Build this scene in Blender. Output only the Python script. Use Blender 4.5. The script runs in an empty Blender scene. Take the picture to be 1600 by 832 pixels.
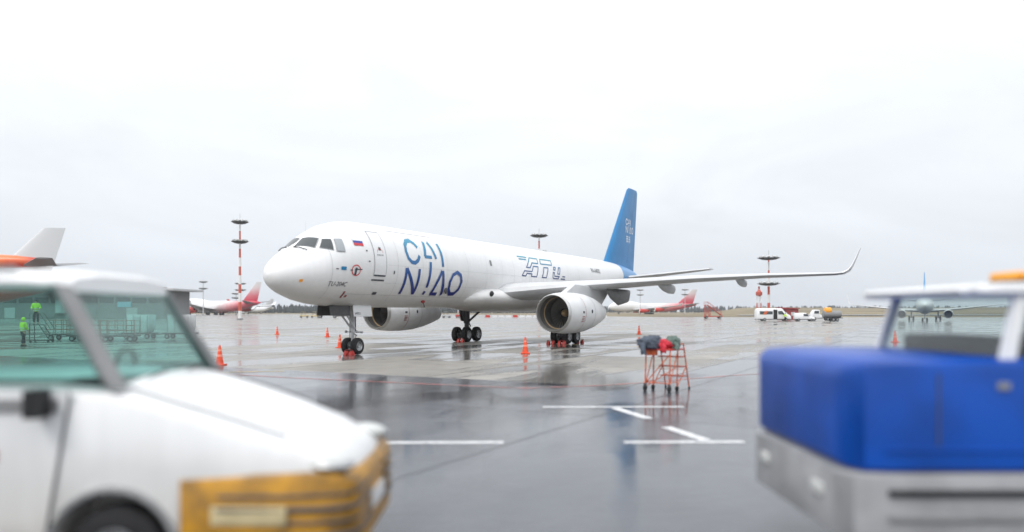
import bpy, bmesh, math, random
from mathutils import Vector, Matrix
R = math.radians
random.seed(11)
scene = bpy.context.scene
C = scene.collection

# ------------------------------------------------------------------ camera
cam_d = bpy.data.cameras.new('camera'); cam = bpy.data.objects.new('camera', cam_d); C.objects.link(cam)
cam.location = (0, 0, 2.15); cam.rotation_euler = (R(90), 0, 0)
cam_d.sensor_width = 36; cam_d.lens = 36 * 1206 / 1600
cam_d.shift_y = (487 - 416) / 1600
cam_d.clip_start = 0.1; cam_d.clip_end = 9000
cam_d.dof.use_dof = True; cam_d.dof.focus_distance = 58; cam_d.dof.aperture_fstop = 0.31
scene.camera = cam

# ------------------------------------------------------------------ sky, sun, exposure
w = bpy.data.worlds.new('World'); scene.world = w; w.use_nodes = True
nt = w.node_tree; nt.nodes.clear()
out = nt.nodes.new('ShaderNodeOutputWorld'); bg = nt.nodes.new('ShaderNodeBackground')
sky = nt.nodes.new('ShaderNodeTexSky'); sky.sky_type = 'NISHITA'; sky.sun_disc = False
SUN_EL, SUN_AZ = R(48), R(215)
sky.sun_elevation = SUN_EL; sky.sun_rotation = SUN_AZ; sky.dust_density = 4; sky.air_density = 1.5
tc = nt.nodes.new('ShaderNodeTexCoord'); sep = nt.nodes.new('ShaderNodeSeparateXYZ')
nt.links.new(tc.outputs['Generated'], sep.inputs[0])
ramp = nt.nodes.new('ShaderNodeValToRGB')           # the cloud deck: duller at the horizon, brighter overhead
el = ramp.color_ramp.elements
el[0].position = 0.0; el[0].color = (.59, .625, .675, 1)
el[1].position = 1.0; el[1].color = (1.45, 1.47, 1.5, 1)
for p, c in ((.06, (.62, .655, .705, 1)), (.16, (.71, .742, .785, 1)), (.32, (.80, .825, .86, 1))):
    e = el.new(p); e.color = c
nt.links.new(sep.outputs[2], ramp.inputs[0])
mp = nt.nodes.new('ShaderNodeMapping'); mp.inputs['Scale'].default_value = (1.0, 1.0, 3.2)
nt.links.new(tc.outputs['Generated'], mp.inputs[0])
noi = nt.nodes.new('ShaderNodeTexNoise'); noi.inputs['Scale'].default_value = 2.6; noi.inputs['Detail'].default_value = 7; noi.inputs['Distortion'].default_value = .8
noi.inputs['Roughness'].default_value = .55
nt.links.new(mp.outputs[0], noi.inputs['Vector'])
mr = nt.nodes.new('ShaderNodeMapRange'); mr.inputs[1].default_value = .3; mr.inputs[2].default_value = .7
mr.inputs[3].default_value = 9.2; mr.inputs[4].default_value = 10.6
nt.links.new(noi.outputs[0], mr.inputs[0])
mul = nt.nodes.new('ShaderNodeVectorMath'); mul.operation = 'SCALE'
nt.links.new(ramp.outputs[0], mul.inputs[0]); nt.links.new(mr.outputs[0], mul.inputs['Scale'])
mix = nt.nodes.new('ShaderNodeMix'); mix.data_type = 'RGBA'; mix.inputs[0].default_value = .94
nt.links.new(sky.outputs[0], mix.inputs[6]); nt.links.new(mul.outputs[0], mix.inputs[7])
nt.links.new(mix.outputs[2], bg.inputs[0]); bg.inputs[1].default_value = .1
nt.links.new(bg.outputs[0], out.inputs[0])
sun_d = bpy.data.lights.new('sun', 'SUN'); sun = bpy.data.objects.new('sun', sun_d); C.objects.link(sun)
sun_d.energy = 1.1; sun_d.angle = R(25); sun_d.color = (1, .97, .93)
sun.rotation_euler = (R(90) - SUN_EL, 0, R(180) - SUN_AZ)
scene.view_settings.view_transform = 'Standard'; scene.view_settings.look = 'None'
scene.view_settings.exposure = 0.45; scene.view_settings.gamma = 1; scene.view_settings.use_curve_mapping = False
scene.cycles.max_bounces = 8; scene.cycles.transparent_max_bounces = 16; scene.cycles.use_denoising = True
scene.cycles.volume_bounces = 0

# ------------------------------------------------------------------ helpers
def tag(o, label=None, cat=None, group=None, kind=None):
    if label: o['label'] = label
    if cat: o['category'] = cat
    if group: o['group'] = group
    if kind: o['kind'] = kind
    return o

def empty(name, loc=(0, 0, 0), rz=0, label=None, cat=None, group=None):
    o = bpy.data.objects.new(name, None); C.objects.link(o)
    o.location = loc; o.rotation_euler = (0, 0, rz); o.empty_display_size = .3
    return tag(o, label, cat, group)

def copy_tree(o, parent=None):
    c = o.copy(); C.objects.link(c); c.parent = parent
    for ch in list(o.children): copy_tree(ch, c)
    return c

class MB:
    def __init__(s): s.v = []; s.f = []
    def add(s, vs, fs):
        b = len(s.v); s.v += [tuple(x) for x in vs]; s.f += [tuple(b + i for i in f) for f in fs]; return s
    def box(s, c, d, rot=None):
        x, y, z = d[0] / 2, d[1] / 2, d[2] / 2
        vs = [Vector((a * x, b * y, e * z)) for a in (-1, 1) for b in (-1, 1) for e in (-1, 1)]
        if rot: vs = [rot @ q for q in vs]
        return s.add([q + Vector(c) for q in vs], [(0, 1, 3, 2), (4, 6, 7, 5), (0, 4, 5, 1), (2, 3, 7, 6), (0, 2, 6, 4), (1, 5, 7, 3)])
    def cyl(s, a, b, r0, r1=None, n=12):
        a = Vector(a); b = Vector(b); r1 = r0 if r1 is None else r1
        d = (b - a).normalized(); t = Vector((0, 0, 1)) if abs(d.z) < .9 else Vector((1, 0, 0))
        p = d.cross(t).normalized(); q = d.cross(p)
        ring = lambda o, r: [o + (p * math.cos(2 * math.pi * i / n) + q * math.sin(2 * math.pi * i / n)) * r for i in range(n)]
        return s.add(ring(a, r0) + ring(b, r1), [(i, (i + 1) % n, n + (i + 1) % n, n + i) for i in range(n)] + [tuple(range(n))[::-1], tuple(range(n, 2 * n))])
    def tube(s, pts, r, n=8):
        pts = [Vector(p) for p in pts]; m = len(pts); b = len(s.v)
        for i, p in enumerate(pts):
            d = (pts[min(i + 1, m - 1)] - pts[max(i - 1, 0)]).normalized()
            t = Vector((0, 0, 1)) if abs(d.z) < .9 else Vector((1, 0, 0))
            a = d.cross(t).normalized(); q = d.cross(a)
            s.v += [tuple(p + (a * math.cos(2 * math.pi * k / n) + q * math.sin(2 * math.pi * k / n)) * r) for k in range(n)]
        for i in range(m - 1):
            for k in range(n):
                s.f.append((b + i * n + k, b + i * n + (k + 1) % n, b + (i + 1) * n + (k + 1) % n, b + (i + 1) * n + k))
        s.f.append(tuple(b + k for k in range(n))[::-1]); s.f.append(tuple(b + (m - 1) * n + k for k in range(n)))
        return s
    def loft(s, rings, caps=True):
        n = len(rings[0]); b = len(s.v); m = len(rings)
        for r in rings: s.v += [tuple(p) for p in r]
        for i in range(m - 1):
            for k in range(n):
                s.f.append((b + i * n + k, b + i * n + (k + 1) % n, b + (i + 1) * n + (k + 1) % n, b + (i + 1) * n + k))
        if caps:
            s.f.append(tuple(b + k for k in range(n))[::-1]); s.f.append(tuple(b + (m - 1) * n + k for k in range(n)))
        return s
    def lathe(s, prof, o=(0, 0, 0), axis='X', n=32, caps=False):
        o = Vector(o); rings = []
        for a, r in prof:
            rg = []
            for k in range(n):
                t = 2 * math.pi * k / n; c_, s_ = math.cos(t) * r, math.sin(t) * r
                rg.append(o + (Vector((a, c_, s_)) if axis == 'X' else Vector((c_, a, s_)) if axis == 'Y' else Vector((c_, s_, a))))
            rings.append(rg)
        return s.loft(rings, caps)
    def prism(s, pts, y0, y1):                      # outline in x-z, extruded along y
        n = len(pts)
        return s.add([(x, y0, z) for x, z in pts] + [(x, y1, z) for x, z in pts],
                     [(i, (i + 1) % n, n + (i + 1) % n, n + i) for i in range(n)] + [tuple(range(n))[::-1], tuple(range(n, 2 * n))])
    def slab(s, quad, t):                           # quad of 3-D points given thickness t along its normal
        q = [Vector(p) for p in quad]; nrm = (q[1] - q[0]).cross(q[-1] - q[0]).normalized() * t; n = len(q)
        return s.add(q + [p + nrm for p in q], [(i, (i + 1) % n, n + (i + 1) % n, n + i) for i in range(n)] + [tuple(range(n))[::-1], tuple(range(n, 2 * n))])
    def ball(s, c, r, n=12, m=8):
        c = Vector(c); r = Vector(r) if hasattr(r, '__len__') else Vector((r, r, r)); rings = []
        for i in range(m + 1):
            ph = math.pi * i / m; rr = max(math.sin(ph), .01)
            rings.append([c + Vector((rr * math.cos(2 * math.pi * k / n) * r.x, rr * math.sin(2 * math.pi * k / n) * r.y, math.cos(ph) * r.z)) for k in range(n)])
        return s.loft(rings)
    def build(s, name, m, parent=None, smooth=35, bevel=0, seg=2):
        me = bpy.data.meshes.new(name); me.from_pydata(s.v, [], s.f)
        bm = bmesh.new(); bm.from_mesh(me)
        bmesh.ops.recalc_face_normals(bm, faces=bm.faces)
        if bevel:
            ed = [e for e in bm.edges if len(e.link_faces) == 2 and e.calc_face_angle(0) > R(30)]
            bmesh.ops.bevel(bm, geom=ed, offset=bevel, segments=seg, profile=.5, affect='EDGES', clamp_overlap=True)
        bm.to_mesh(me); bm.free()
        if smooth:
            me.polygons.foreach_set('use_smooth', [True] * len(me.polygons)); me.set_sharp_from_angle(angle=R(smooth))
        me.materials.append(M[m] if isinstance(m, str) else m)
        o = bpy.data.objects.new(name, me); C.objects.link(o)
        if parent: o.parent = parent
        return o

def boolean_cut(o, cutters):
    for cm in cutters:
        c = cm.build('cutter', 'black'); md = o.modifiers.new('b', 'BOOLEAN'); md.operation = 'DIFFERENCE'; md.object = c; md.solver = 'EXACT'
        if o.parent: c.parent = o.parent
        bpy.context.view_layer.update()
        dg = bpy.context.evaluated_depsgraph_get(); me = bpy.data.meshes.new_from_object(o.evaluated_get(dg))
        o.modifiers.clear(); o.data = me; me.set_sharp_from_angle(angle=R(35)); bpy.data.objects.remove(c)

def text_mesh(txt, size, shear=0.0):
    cu = bpy.data.curves.new('t', 'FONT'); cu.body = txt; cu.size = size; cu.shear = shear; cu.resolution_u = 3
    o = bpy.data.objects.new('t', cu); C.objects.link(o)
    bpy.context.view_layer.update()
    me = bpy.data.meshes.new_from_object(o.evaluated_get(bpy.context.evaluated_depsgraph_get()))
    vs = [tuple(v.co) for v in me.vertices]; fs = [tuple(p.vertices) for p in me.polygons]
    bpy.data.objects.remove(o); bpy.data.curves.remove(cu); bpy.data.meshes.remove(me)
    return vs, fs

# ------------------------------------------------------------------ materials
M = {}
def mat(name, col, rough=.5, metal=0, noise=0, nscale=5, coat=0, spec=.5, bump=0, emit=0, dirt=None):
    m = bpy.data.materials.new(name); m.use_nodes = True; t = m.node_tree; b = t.nodes['Principled BSDF']
    b.inputs['Base Color'].default_value = (*col, 1); b.inputs['Roughness'].default_value = rough; b.inputs['Metallic'].default_value = metal
    b.inputs['Coat Weight'].default_value = coat; b.inputs['Specular IOR Level'].default_value = spec
    if emit: b.inputs['Emission Color'].default_value = (*col, 1); b.inputs['Emission Strength'].default_value = emit
    if noise or bump:
        tcn = t.nodes.new('ShaderNodeTexCoord'); n = t.nodes.new('ShaderNodeTexNoise'); n.inputs['Scale'].default_value = nscale; n.inputs['Detail'].default_value = 6
        t.links.new(tcn.outputs['Object'], n.inputs['Vector'])
        if noise:
            mx = t.nodes.new('ShaderNodeMix'); mx.data_type = 'RGBA'; d = dirt or tuple(c * (1 - noise) for c in col)
            mx.inputs[6].default_value = (*d, 1); mx.inputs[7].default_value = (*col, 1)
            r = t.nodes.new('ShaderNodeMapRange'); r.inputs[1].default_value = .35; r.inputs[2].default_value = .62
            t.links.new(n.outputs[0], r.inputs[0]); t.links.new(r.outputs[0], mx.inputs[0]); t.links.new(mx.outputs[2], b.inputs['Base Color'])
            r2 = t.nodes.new('ShaderNodeMapRange'); r2.inputs[3].default_value = min(1, rough + .15); r2.inputs[4].default_value = max(.03, rough - .05)
            t.links.new(n.outputs[0], r2.inputs[0]); t.links.new(r2.outputs[0], b.inputs['Roughness'])
        if bump:
            bp = t.nodes.new('ShaderNodeBump'); bp.inputs['Strength'].default_value = bump; bp.inputs['Distance'].default_value = .02
            t.links.new(n.outputs[0], bp.inputs['Height']); t.links.new(bp.outputs[0], b.inputs['Normal'])
    M[name] = m; return m

def gradmat(name, axis, stops, rough=.35, coord='Object', lo=0.0, hi=1.0, noise=0, skew=None, coat=.2, nsc=.35, streak=0):
    """paint whose colour runs along one object axis; skew = (axis2, k) tilts the run"""
    m = bpy.data.materials.new(name); m.use_nodes = True; t = m.node_tree; b = t.nodes['Principled BSDF']; b.inputs['Roughness'].default_value = rough
    b.inputs['Coat Weight'].default_value = coat
    g = t.nodes.new('ShaderNodeTexCoord'); s = t.nodes.new('ShaderNodeSeparateXYZ'); t.links.new(g.outputs[coord], s.inputs[0])
    src = s.outputs[axis]
    if skew:
        ma = t.nodes.new('ShaderNodeMath'); ma.operation = 'MULTIPLY_ADD'; ma.inputs[1].default_value = skew[1]
        t.links.new(s.outputs[skew[0]], ma.inputs[0]); t.links.new(src, ma.inputs[2]); src = ma.outputs[0]
    if noise:
        n = t.nodes.new('ShaderNodeTexNoise'); n.inputs['Scale'].default_value = nsc; n.inputs['Detail'].default_value = 5; t.links.new(g.outputs[coord], n.inputs['Vector'])
        ma = t.nodes.new('ShaderNodeMath'); ma.operation = 'MULTIPLY_ADD'; ma.inputs[1].default_value = noise
        t.links.new(n.outputs[0], ma.inputs[0]); t.links.new(src, ma.inputs[2]); src = ma.outputs[0]
    r = t.nodes.new('ShaderNodeMapRange'); r.inputs[1].default_value = lo; r.inputs[2].default_value = hi; t.links.new(src, r.inputs[0])
    cr = t.nodes.new('ShaderNodeValToRGB'); e = cr.color_ramp.elements
    e[0].position, e[0].color = stops[0][0], (*stops[0][1], 1); e[1].position, e[1].color = stops[-1][0], (*stops[-1][1], 1)
    for p, c in stops[1:-1]:
        k = e.new(p); k.color = (*c, 1)
    t.links.new(r.outputs[0], cr.inputs[0]); col = cr.outputs[0]
    if streak:
        mp = t.nodes.new('ShaderNodeMapping'); mp.inputs['Scale'].default_value = (1.6, 1.6, .22); t.links.new(g.outputs[coord], mp.inputs[0])
        sn = t.nodes.new('ShaderNodeTexNoise'); sn.inputs['Scale'].default_value = 2.4; sn.inputs['Detail'].default_value = 6; t.links.new(mp.outputs[0], sn.inputs['Vector'])
        sr = t.nodes.new('ShaderNodeMapRange'); sr.inputs[1].default_value = .35; sr.inputs[2].default_value = .65; sr.inputs[3].default_value = 1 - streak; sr.inputs[4].default_value = 1; t.links.new(sn.outputs[0], sr.inputs[0])
        sv = t.nodes.new('ShaderNodeVectorMath'); sv.operation = 'SCALE'; t.links.new(col, sv.inputs[0]); t.links.new(sr.outputs[0], sv.inputs['Scale']); col = sv.outputs[0]
        rr = t.nodes.new('ShaderNodeMapRange'); rr.inputs[3].default_value = rough + .18; rr.inputs[4].default_value = rough - .06; t.links.new(sn.outputs[0], rr.inputs[0]); t.links.new(rr.outputs[0], b.inputs['Roughness'])
    t.links.new(col, b.inputs['Base Color'])
    M[name] = m; return m

def bands(name, c0, c1, period, rough=.5):          # painted red and white rings on a mast
    m = bpy.data.materials.new(name); m.use_nodes = True; t = m.node_tree; b = t.nodes['Principled BSDF']; b.inputs['Roughness'].default_value = rough
    g = t.nodes.new('ShaderNodeTexCoord'); s = t.nodes.new('ShaderNodeSeparateXYZ'); t.links.new(g.outputs['Object'], s.inputs[0])
    a = t.nodes.new('ShaderNodeMath'); a.operation = 'DIVIDE'; a.inputs[1].default_value = period; t.links.new(s.outputs[2], a.inputs[0])
    f = t.nodes.new('ShaderNodeMath'); f.operation = 'FRACT'; t.links.new(a.outputs[0], f.inputs[0])
    q = t.nodes.new('ShaderNodeMath'); q.operation = 'GREATER_THAN'; q.inputs[1].default_value = .5; t.links.new(f.outputs[0], q.inputs[0])
    x = t.nodes.new('ShaderNodeMix'); x.data_type = 'RGBA'; x.inputs[6].default_value = (*c0, 1); x.inputs[7].default_value = (*c1, 1)
    t.links.new(q.outputs[0], x.inputs[0]); t.links.new(x.outputs[2], b.inputs['Base Color']); M[name] = m

def glass(name, tint, gloss=.12):
    m = bpy.data.materials.new(name); m.use_nodes = True; t = m.node_tree; t.nodes.remove(t.nodes['Principled BSDF'])
    tr = t.nodes.new('ShaderNodeBsdfTransparent'); tr.inputs[0].default_value = (*tint, 1)
    gl = t.nodes.new('ShaderNodeBsdfGlossy'); gl.inputs['Roughness'].default_value = .02
    lw = t.nodes.new('ShaderNodeLayerWeight'); lw.inputs[0].default_value = .5
    pw = t.nodes.new('ShaderNodeMath'); pw.operation = 'POWER'; pw.inputs[1].default_value = 4; t.links.new(lw.outputs['Facing'], pw.inputs[0])
    fr = t.nodes.new('ShaderNodeMath'); fr.operation = 'MULTIPLY_ADD'; fr.inputs[1].default_value = .5; fr.inputs[2].default_value = .035; t.links.new(pw.outputs[0], fr.inputs[0])
    mx = t.nodes.new('ShaderNodeMixShader'); t.links.new(fr.outputs[0], mx.inputs[0]); t.links.new(tr.outputs[0], mx.inputs[1]); t.links.new(gl.outputs[0], mx.inputs[2])
    t.links.new(mx.outputs[0], t.nodes['Material Output'].inputs[0]); M[name] = m

def wet(name, dry, damp, lo, hi, scale, rdry, rwet, aniso=(1, 1, 1), tone=0, fine=30, bumps=.25, bdist=.012, grit=.3):
    """rain-wet paving: darker and glossier where the water stands"""
    m = bpy.data.materials.new(name); m.use_nodes = True; t = m.node_tree; b = t.nodes['Principled BSDF']; b.inputs['IOR'].default_value = 1.45
    L = t.links.new; g = t.nodes.new('ShaderNodeNewGeometry')
    vr = t.nodes.new('ShaderNodeVectorRotate'); vr.rotation_type = 'Z_AXIS'; vr.inputs['Angle'].default_value = R(-61.3); L(g.outputs['Position'], vr.inputs[0])
    mp = t.nodes.new('ShaderNodeMapping'); mp.inputs['Scale'].default_value = aniso; L(vr.outputs[0], mp.inputs[0])
    n = t.nodes.new('ShaderNodeTexNoise'); n.inputs['Scale'].default_value = scale; n.inputs['Detail'].default_value = 7; n.inputs['Roughness'].default_value = .6; n.inputs['Distortion'].default_value = .6
    L(mp.outputs[0], n.inputs['Vector'])
    r = t.nodes.new('ShaderNodeMapRange'); r.interpolation_type = 'SMOOTHSTEP'; r.inputs[1].default_value = lo; r.inputs[2].default_value = hi
    src = n.outputs[0]
    if tone:
        oi = t.nodes.new('ShaderNodeObjectInfo'); ma = t.nodes.new('ShaderNodeMath'); ma.operation = 'MULTIPLY_ADD'; ma.inputs[1].default_value = .16; ma.inputs[2].default_value = -.08
        L(oi.outputs['Random'], ma.inputs[0]); ad = t.nodes.new('ShaderNodeMath'); L(src, ad.inputs[0]); L(ma.outputs[0], ad.inputs[1]); src = ad.outputs[0]
    L(src, r.inputs[0])
    n2 = t.nodes.new('ShaderNodeTexNoise'); n2.inputs['Scale'].default_value = fine; n2.inputs['Detail'].default_value = 4; L(g.outputs['Position'], n2.inputs['Vector'])
    n3 = t.nodes.new('ShaderNodeTexNoise'); n3.inputs['Scale'].default_value = .9; n3.inputs['Detail'].default_value = 6; L(g.outputs['Position'], n3.inputs['Vector'])
    mx = t.nodes.new('ShaderNodeMix'); mx.data_type = 'RGBA'; mx.inputs[6].default_value = (*dry, 1); mx.inputs[7].default_value = (*damp, 1); L(r.outputs[0], mx.inputs[0])
    v = t.nodes.new('ShaderNodeMath'); v.operation = 'ADD'; L(n2.outputs[0], v.inputs[0]); L(n3.outputs[0], v.inputs[1])
    vr2 = t.nodes.new('ShaderNodeMapRange'); vr2.inputs[1].default_value = .7; vr2.inputs[2].default_value = 1.3; vr2.inputs[3].default_value = .72; vr2.inputs[4].default_value = 1.25; L(v.outputs[0], vr2.inputs[0])
    val = vr2.outputs[0]
    if tone:
        m2 = t.nodes.new('ShaderNodeMapRange'); m2.inputs[3].default_value = 1 - tone; m2.inputs[4].default_value = 1 + tone; L(oi.outputs['Random'], m2.inputs[0])
        mm = t.nodes.new('ShaderNodeMath'); mm.operation = 'MULTIPLY'; L(val, mm.inputs[0]); L(m2.outputs[0], mm.inputs[1]); val = mm.outputs[0]
    sc = t.nodes.new('ShaderNodeVectorMath'); sc.operation = 'SCALE'; L(mx.outputs[2], sc.inputs[0]); L(val, sc.inputs['Scale']); L(sc.outputs[0], b.inputs['Base Color'])
    rr = t.nodes.new('ShaderNodeMapRange'); rr.inputs[3].default_value = rdry; rr.inputs[4].default_value = rwet; L(r.outputs[0], rr.inputs[0]); L(rr.outputs[0], b.inputs['Roughness'])
    # relief: gritty where it is only damp, faint ripples where water stands
    rip = t.nodes.new('ShaderNodeTexNoise'); rip.inputs['Scale'].default_value = 2.4; rip.inputs['Detail'].default_value = 5; rip.inputs['Roughness'].default_value = .6
    rm = t.nodes.new('ShaderNodeMapping'); rm.inputs['Scale'].default_value = (1, 2.6, 1); L(g.outputs['Position'], rm.inputs[0]); L(rm.outputs[0], rip.inputs['Vector'])
    hm = t.nodes.new('ShaderNodeMath'); hm.operation = 'MULTIPLY_ADD'; hm.inputs[1].default_value = grit; L(n2.outputs[0], hm.inputs[0]); L(rip.outputs[0], hm.inputs[2])
    bs = t.nodes.new('ShaderNodeMapRange'); bs.inputs[3].default_value = bumps; bs.inputs[4].default_value = bumps * .3; L(r.outputs[0], bs.inputs[0])
    bp = t.nodes.new('ShaderNodeBump'); bp.inputs['Distance'].default_value = bdist; L(bs.outputs[0], bp.inputs['Strength']); L(hm.outputs[0], bp.inputs['Height']); L(bp.outputs[0], b.inputs['Normal'])
    M[name] = m

wet('wet_asphalt', (.074, .079, .092), (.042, .046, .057), .38, .58, .22, .15, .03, (1, 1.7, 1), 0, 34, .8, .012, .12)
wet('wet_concrete', (.25, .235, .212), (.125, .12, .112), .44, .56, .12, .42, .11, (.45, 2.4, 1), 0, 22, .3)
wet('wet_slab', (.25, .234, .209), (.125, .12, .111), .43, .57, .15, .42, .10, (.45, 2.4, 1), .16, 22, .3)
mat('joint', (.03, .03, .032), .5)
mat('dry_grass', (.24, .195, .12), .95, noise=.45, nscale=.02)
mat('line_white', (.76, .77, .78), .35, noise=.55, nscale=9, dirt=(.4, .41, .43)); mat('line_red', (.5, .12, .11), .35, noise=.5, nscale=2, dirt=(.25, .16, .15)); mat('line_yellow', (.6, .42, .08), .35, noise=.4, nscale=2)
mat('paint_white', (.8, .81, .82), .28, coat=.3, noise=.05, nscale=.7)
gradmat('hull_white', 2, [(0, (.42, .39, .34)), (.35, (.70, .69, .67)), (1, (.81, .815, .82))], .3, lo=2.3, hi=4.2, noise=.7, streak=.04)  # belly's tan ground reflection and shade painted in, with mild grime and streaks
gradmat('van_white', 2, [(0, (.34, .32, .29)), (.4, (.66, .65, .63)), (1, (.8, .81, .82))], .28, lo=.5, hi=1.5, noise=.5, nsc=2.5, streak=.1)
mat('paint_white2', (.74, .75, .76), .35, noise=.08, nscale=1.5)
mat('wing_grey', (.57, .58, .59), .33, noise=.12, nscale=.8); mat('metal_lip', (.62, .62, .61), .32, .85, noise=.15, nscale=3)
mat('duct', (.14, .14, .14), .45, .3); mat('fan', (.34, .33, .32), .4, .5); mat('spinner', (.5, .36, .2), .4)
mat('black', (.012, .012, .013), .45); mat('rubber', (.018, .018, .02), .75, noise=.3, nscale=9); mat('dark_grey', (.07, .07, .075), .5, noise=.2)
mat('mid_grey', (.24, .245, .25), .5, noise=.15); mat('light_grey', (.5, .51, .52), .45, noise=.1); mat('steel', (.42, .43, .44), .35, .8, noise=.15)
mat('window_dark', (.035, .045, .05), .06, spec=.7); mat('window_grey', (.33, .36, .38), .15)
mat('blue_fin', (.003, .185, .45), .36, coat=.05, noise=.12, nscale=.5); mat('blue_light', (.06, .28, .6), .35, coat=.2)
mat('logo_teal', (.01, .2, .4), .35); mat('text_dark', (.05, .055, .07), .5); mat('text_white', (.8, .85, .9), .45); mat('seam', (.36, .37, .38), .5); mat('seam_pale', (.58, .59, .6), .45)
mat('flag_red', (.6, .03, .04), .45); mat('flag_blue', (.03, .06, .3), .45); mat('red', (.55, .035, .025), .45, noise=.2, nscale=6); mat('red_dark', (.3, .03, .03), .5, noise=.2)
mat('cone_orange', (.8, .085, .025), .45, noise=.2, nscale=9); mat('cone_white', (.75, .7, .68), .5); mat('orange', (.72, .13, .03), .45, noise=.3, nscale=8, dirt=(.35, .07, .03))
mat('amber', (.85, .36, .03), .3); mat('yellow', (.52, .25, .006), .4, coat=.2, noise=.5, nscale=5, dirt=(.22, .11, .012)); mat('hivis', (.5, .8, .03), .7)
mat('navy_cloth', (.02, .026, .04), .85, noise=.3, nscale=12, bump=.6); mat('skin', (.5, .3, .22), .6); mat('boot', (.02, .018, .016), .6)
mat('cloth_slate', (.085, .105, .14), .9, noise=.35, nscale=14, bump=.9); mat('cloth_red', (.55, .03, .05), .85, noise=.3, nscale=14, bump=.9); mat('cloth_green', (.12, .17, .15), .9, noise=.35, nscale=14, bump=.9)
mat('tug_blue', (.001, .068, .40), .34, spec=.35, noise=.3, nscale=1.6); mat('cream', (.62, .52, .3), .5, noise=.2); mat('wall_grey', (.24, .245, .25), .7, noise=.15, nscale=.3)
mat('sign_blue', (.25, .55, .7), .4); mat('brick_red', (.3, .06, .06), .7, noise=.2, nscale=2); mat('door_red', (.45, .09, .06), .5)
mat('foliage', (.03, .043, .043), .95, noise=.4, nscale=.05); mat('dash', (.03, .032, .035), .7); mat('seat', (.02, .03, .07), .85, noise=.2, nscale=9)
mat('cage', (.38, .17, .13), .6, noise=.3); mat('container', (.62, .64, .65), .4, .2, noise=.15, nscale=2); mat('lamp', (.55, .56, .55), .3)
glass('glass_teal', (.72, .885, .86)); glass('glass_clear', (.92, .955, .95)); 
bands('mast_bands', (.75, .75, .74), (.55, .1, .06), 4.6)
gradmat('logo', 2, [(0, (.004, .01, .17)), (.4, (.003, .07, .30)), (1, (.002, .26, .43))], .35, lo=3.1, hi=5.9)
gradmat('logo2', 2, [(0, (.004, .02, .14)), (.5, (.004, .09, .26)), (1, (.01, .3, .42))], .35, lo=4.5, hi=5.8)
gradmat('jumbo_body', 0, [(0, (.78, .79, .8)), (.40, (.76, .74, .74)), (.62, (.6, .2, .22)), (.8, (.5, .03, .06)), (1, (.42, .02, .05))], .35, lo=0, hi=68, noise=9, skew=(2, -2.2))
gradmat('jumbo_fin', 2, [(0, (.5, .02, .05)), (.3, (.55, .12, .15)), (.75, (.62, .5, .51)), (1, (.6, .58, .58))], .35, lo=9.5, hi=19.5, noise=2)
gradmat('flame_body', 0, [(0, (.8, .8, .8)), (.45, (.8, .7, .5)), (.6, (.85, .45, .12)), (.75, (.8, .2, .04)), (1, (.55, .06, .03))], .35, lo=14, hi=54, noise=14, skew=(2, -1.5))
gradmat('flame_fin', 2, [(0, (.7, .12, .03)), (.42, (.82, .25, .05)), (.5, (.62, .62, .63)), (1, (.6, .61, .62))], .35, lo=8.5, hi=19.5, noise=1.5, skew=(0, .12))
# ------------------------------------------------------------------ the setting
U = Vector((.48, .8773, 0)); V = Vector((.8773, -.48, 0)); K = Vector((3.28, 22.0, 0))
def P(u, v, z=0): q = K + U * u + V * v; return (q.x, q.y, z)
def sheet(name, pts, m, kind='structure', parent=None):
    o = MB().add(pts, [tuple(range(len(pts)))]).build(name, m, parent, smooth=0)
    if kind and not parent: tag(o, kind=kind)
    return o
sheet('grass_field', [(-6000, -200, -.06), (6000, -200, -.06), (6000, 7000, -.06), (-6000, 7000, -.06)], 'dry_grass')
apron = sheet('concrete_apron', [(-700, -60, -.03), (300, -60, -.03), (300, 275, -.03), (60, 300, -.03), (-40, 560, -.03), (-700, 800, -.03)], 'wet_concrete')
sheet('asphalt_apron', [P(-70, -90), P(-70, 75), P(190, 75), P(190, 0), P(0, 0), P(0, -90)], 'wet_asphalt')
NU, NV, SZ = 9, 10, 7.0                                             # concrete slabs with recessed joints
sheet('joint_bed', [P(.02, -NV * SZ, -.012), P(.02, -.02, -.012), P(NU * SZ, -.02, -.012), P(NU * SZ, -NV * SZ, -.012)], 'joint', parent=apron)
proto = None
for i in range(NU):
    for j in range(NV):
        if proto is None:
            m = MB(); h = SZ / 2 - .045
            m.add([(-h, -h, -.03), (h, -h, -.03), (h, h, -.03), (-h, h, -.03), (-h, -h, -.004), (h, -h, -.004), (h, h, -.004), (-h, h, -.004),
                   (-h + .012, -h + .012, 0), (h - .012, -h + .012, 0), (h - .012, h - .012, 0), (-h + .012, h - .012, 0)],
                  [(0, 1, 5, 4), (1, 2, 6, 5), (2, 3, 7, 6), (3, 0, 4, 7), (4, 5, 9, 8), (5, 6, 10, 9), (6, 7, 11, 10), (7, 4, 8, 11), (8, 9, 10, 11)])
            o = proto = m.build('slab', 'wet_slab', apron, smooth=0)
        else:
            o = proto.copy(); C.objects.link(o)
        o.location = P((i + .5) * SZ, -(j + .5) * SZ, random.uniform(-.003, .002)); o.rotation_euler = (0, 0, R(61.3))
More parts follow.
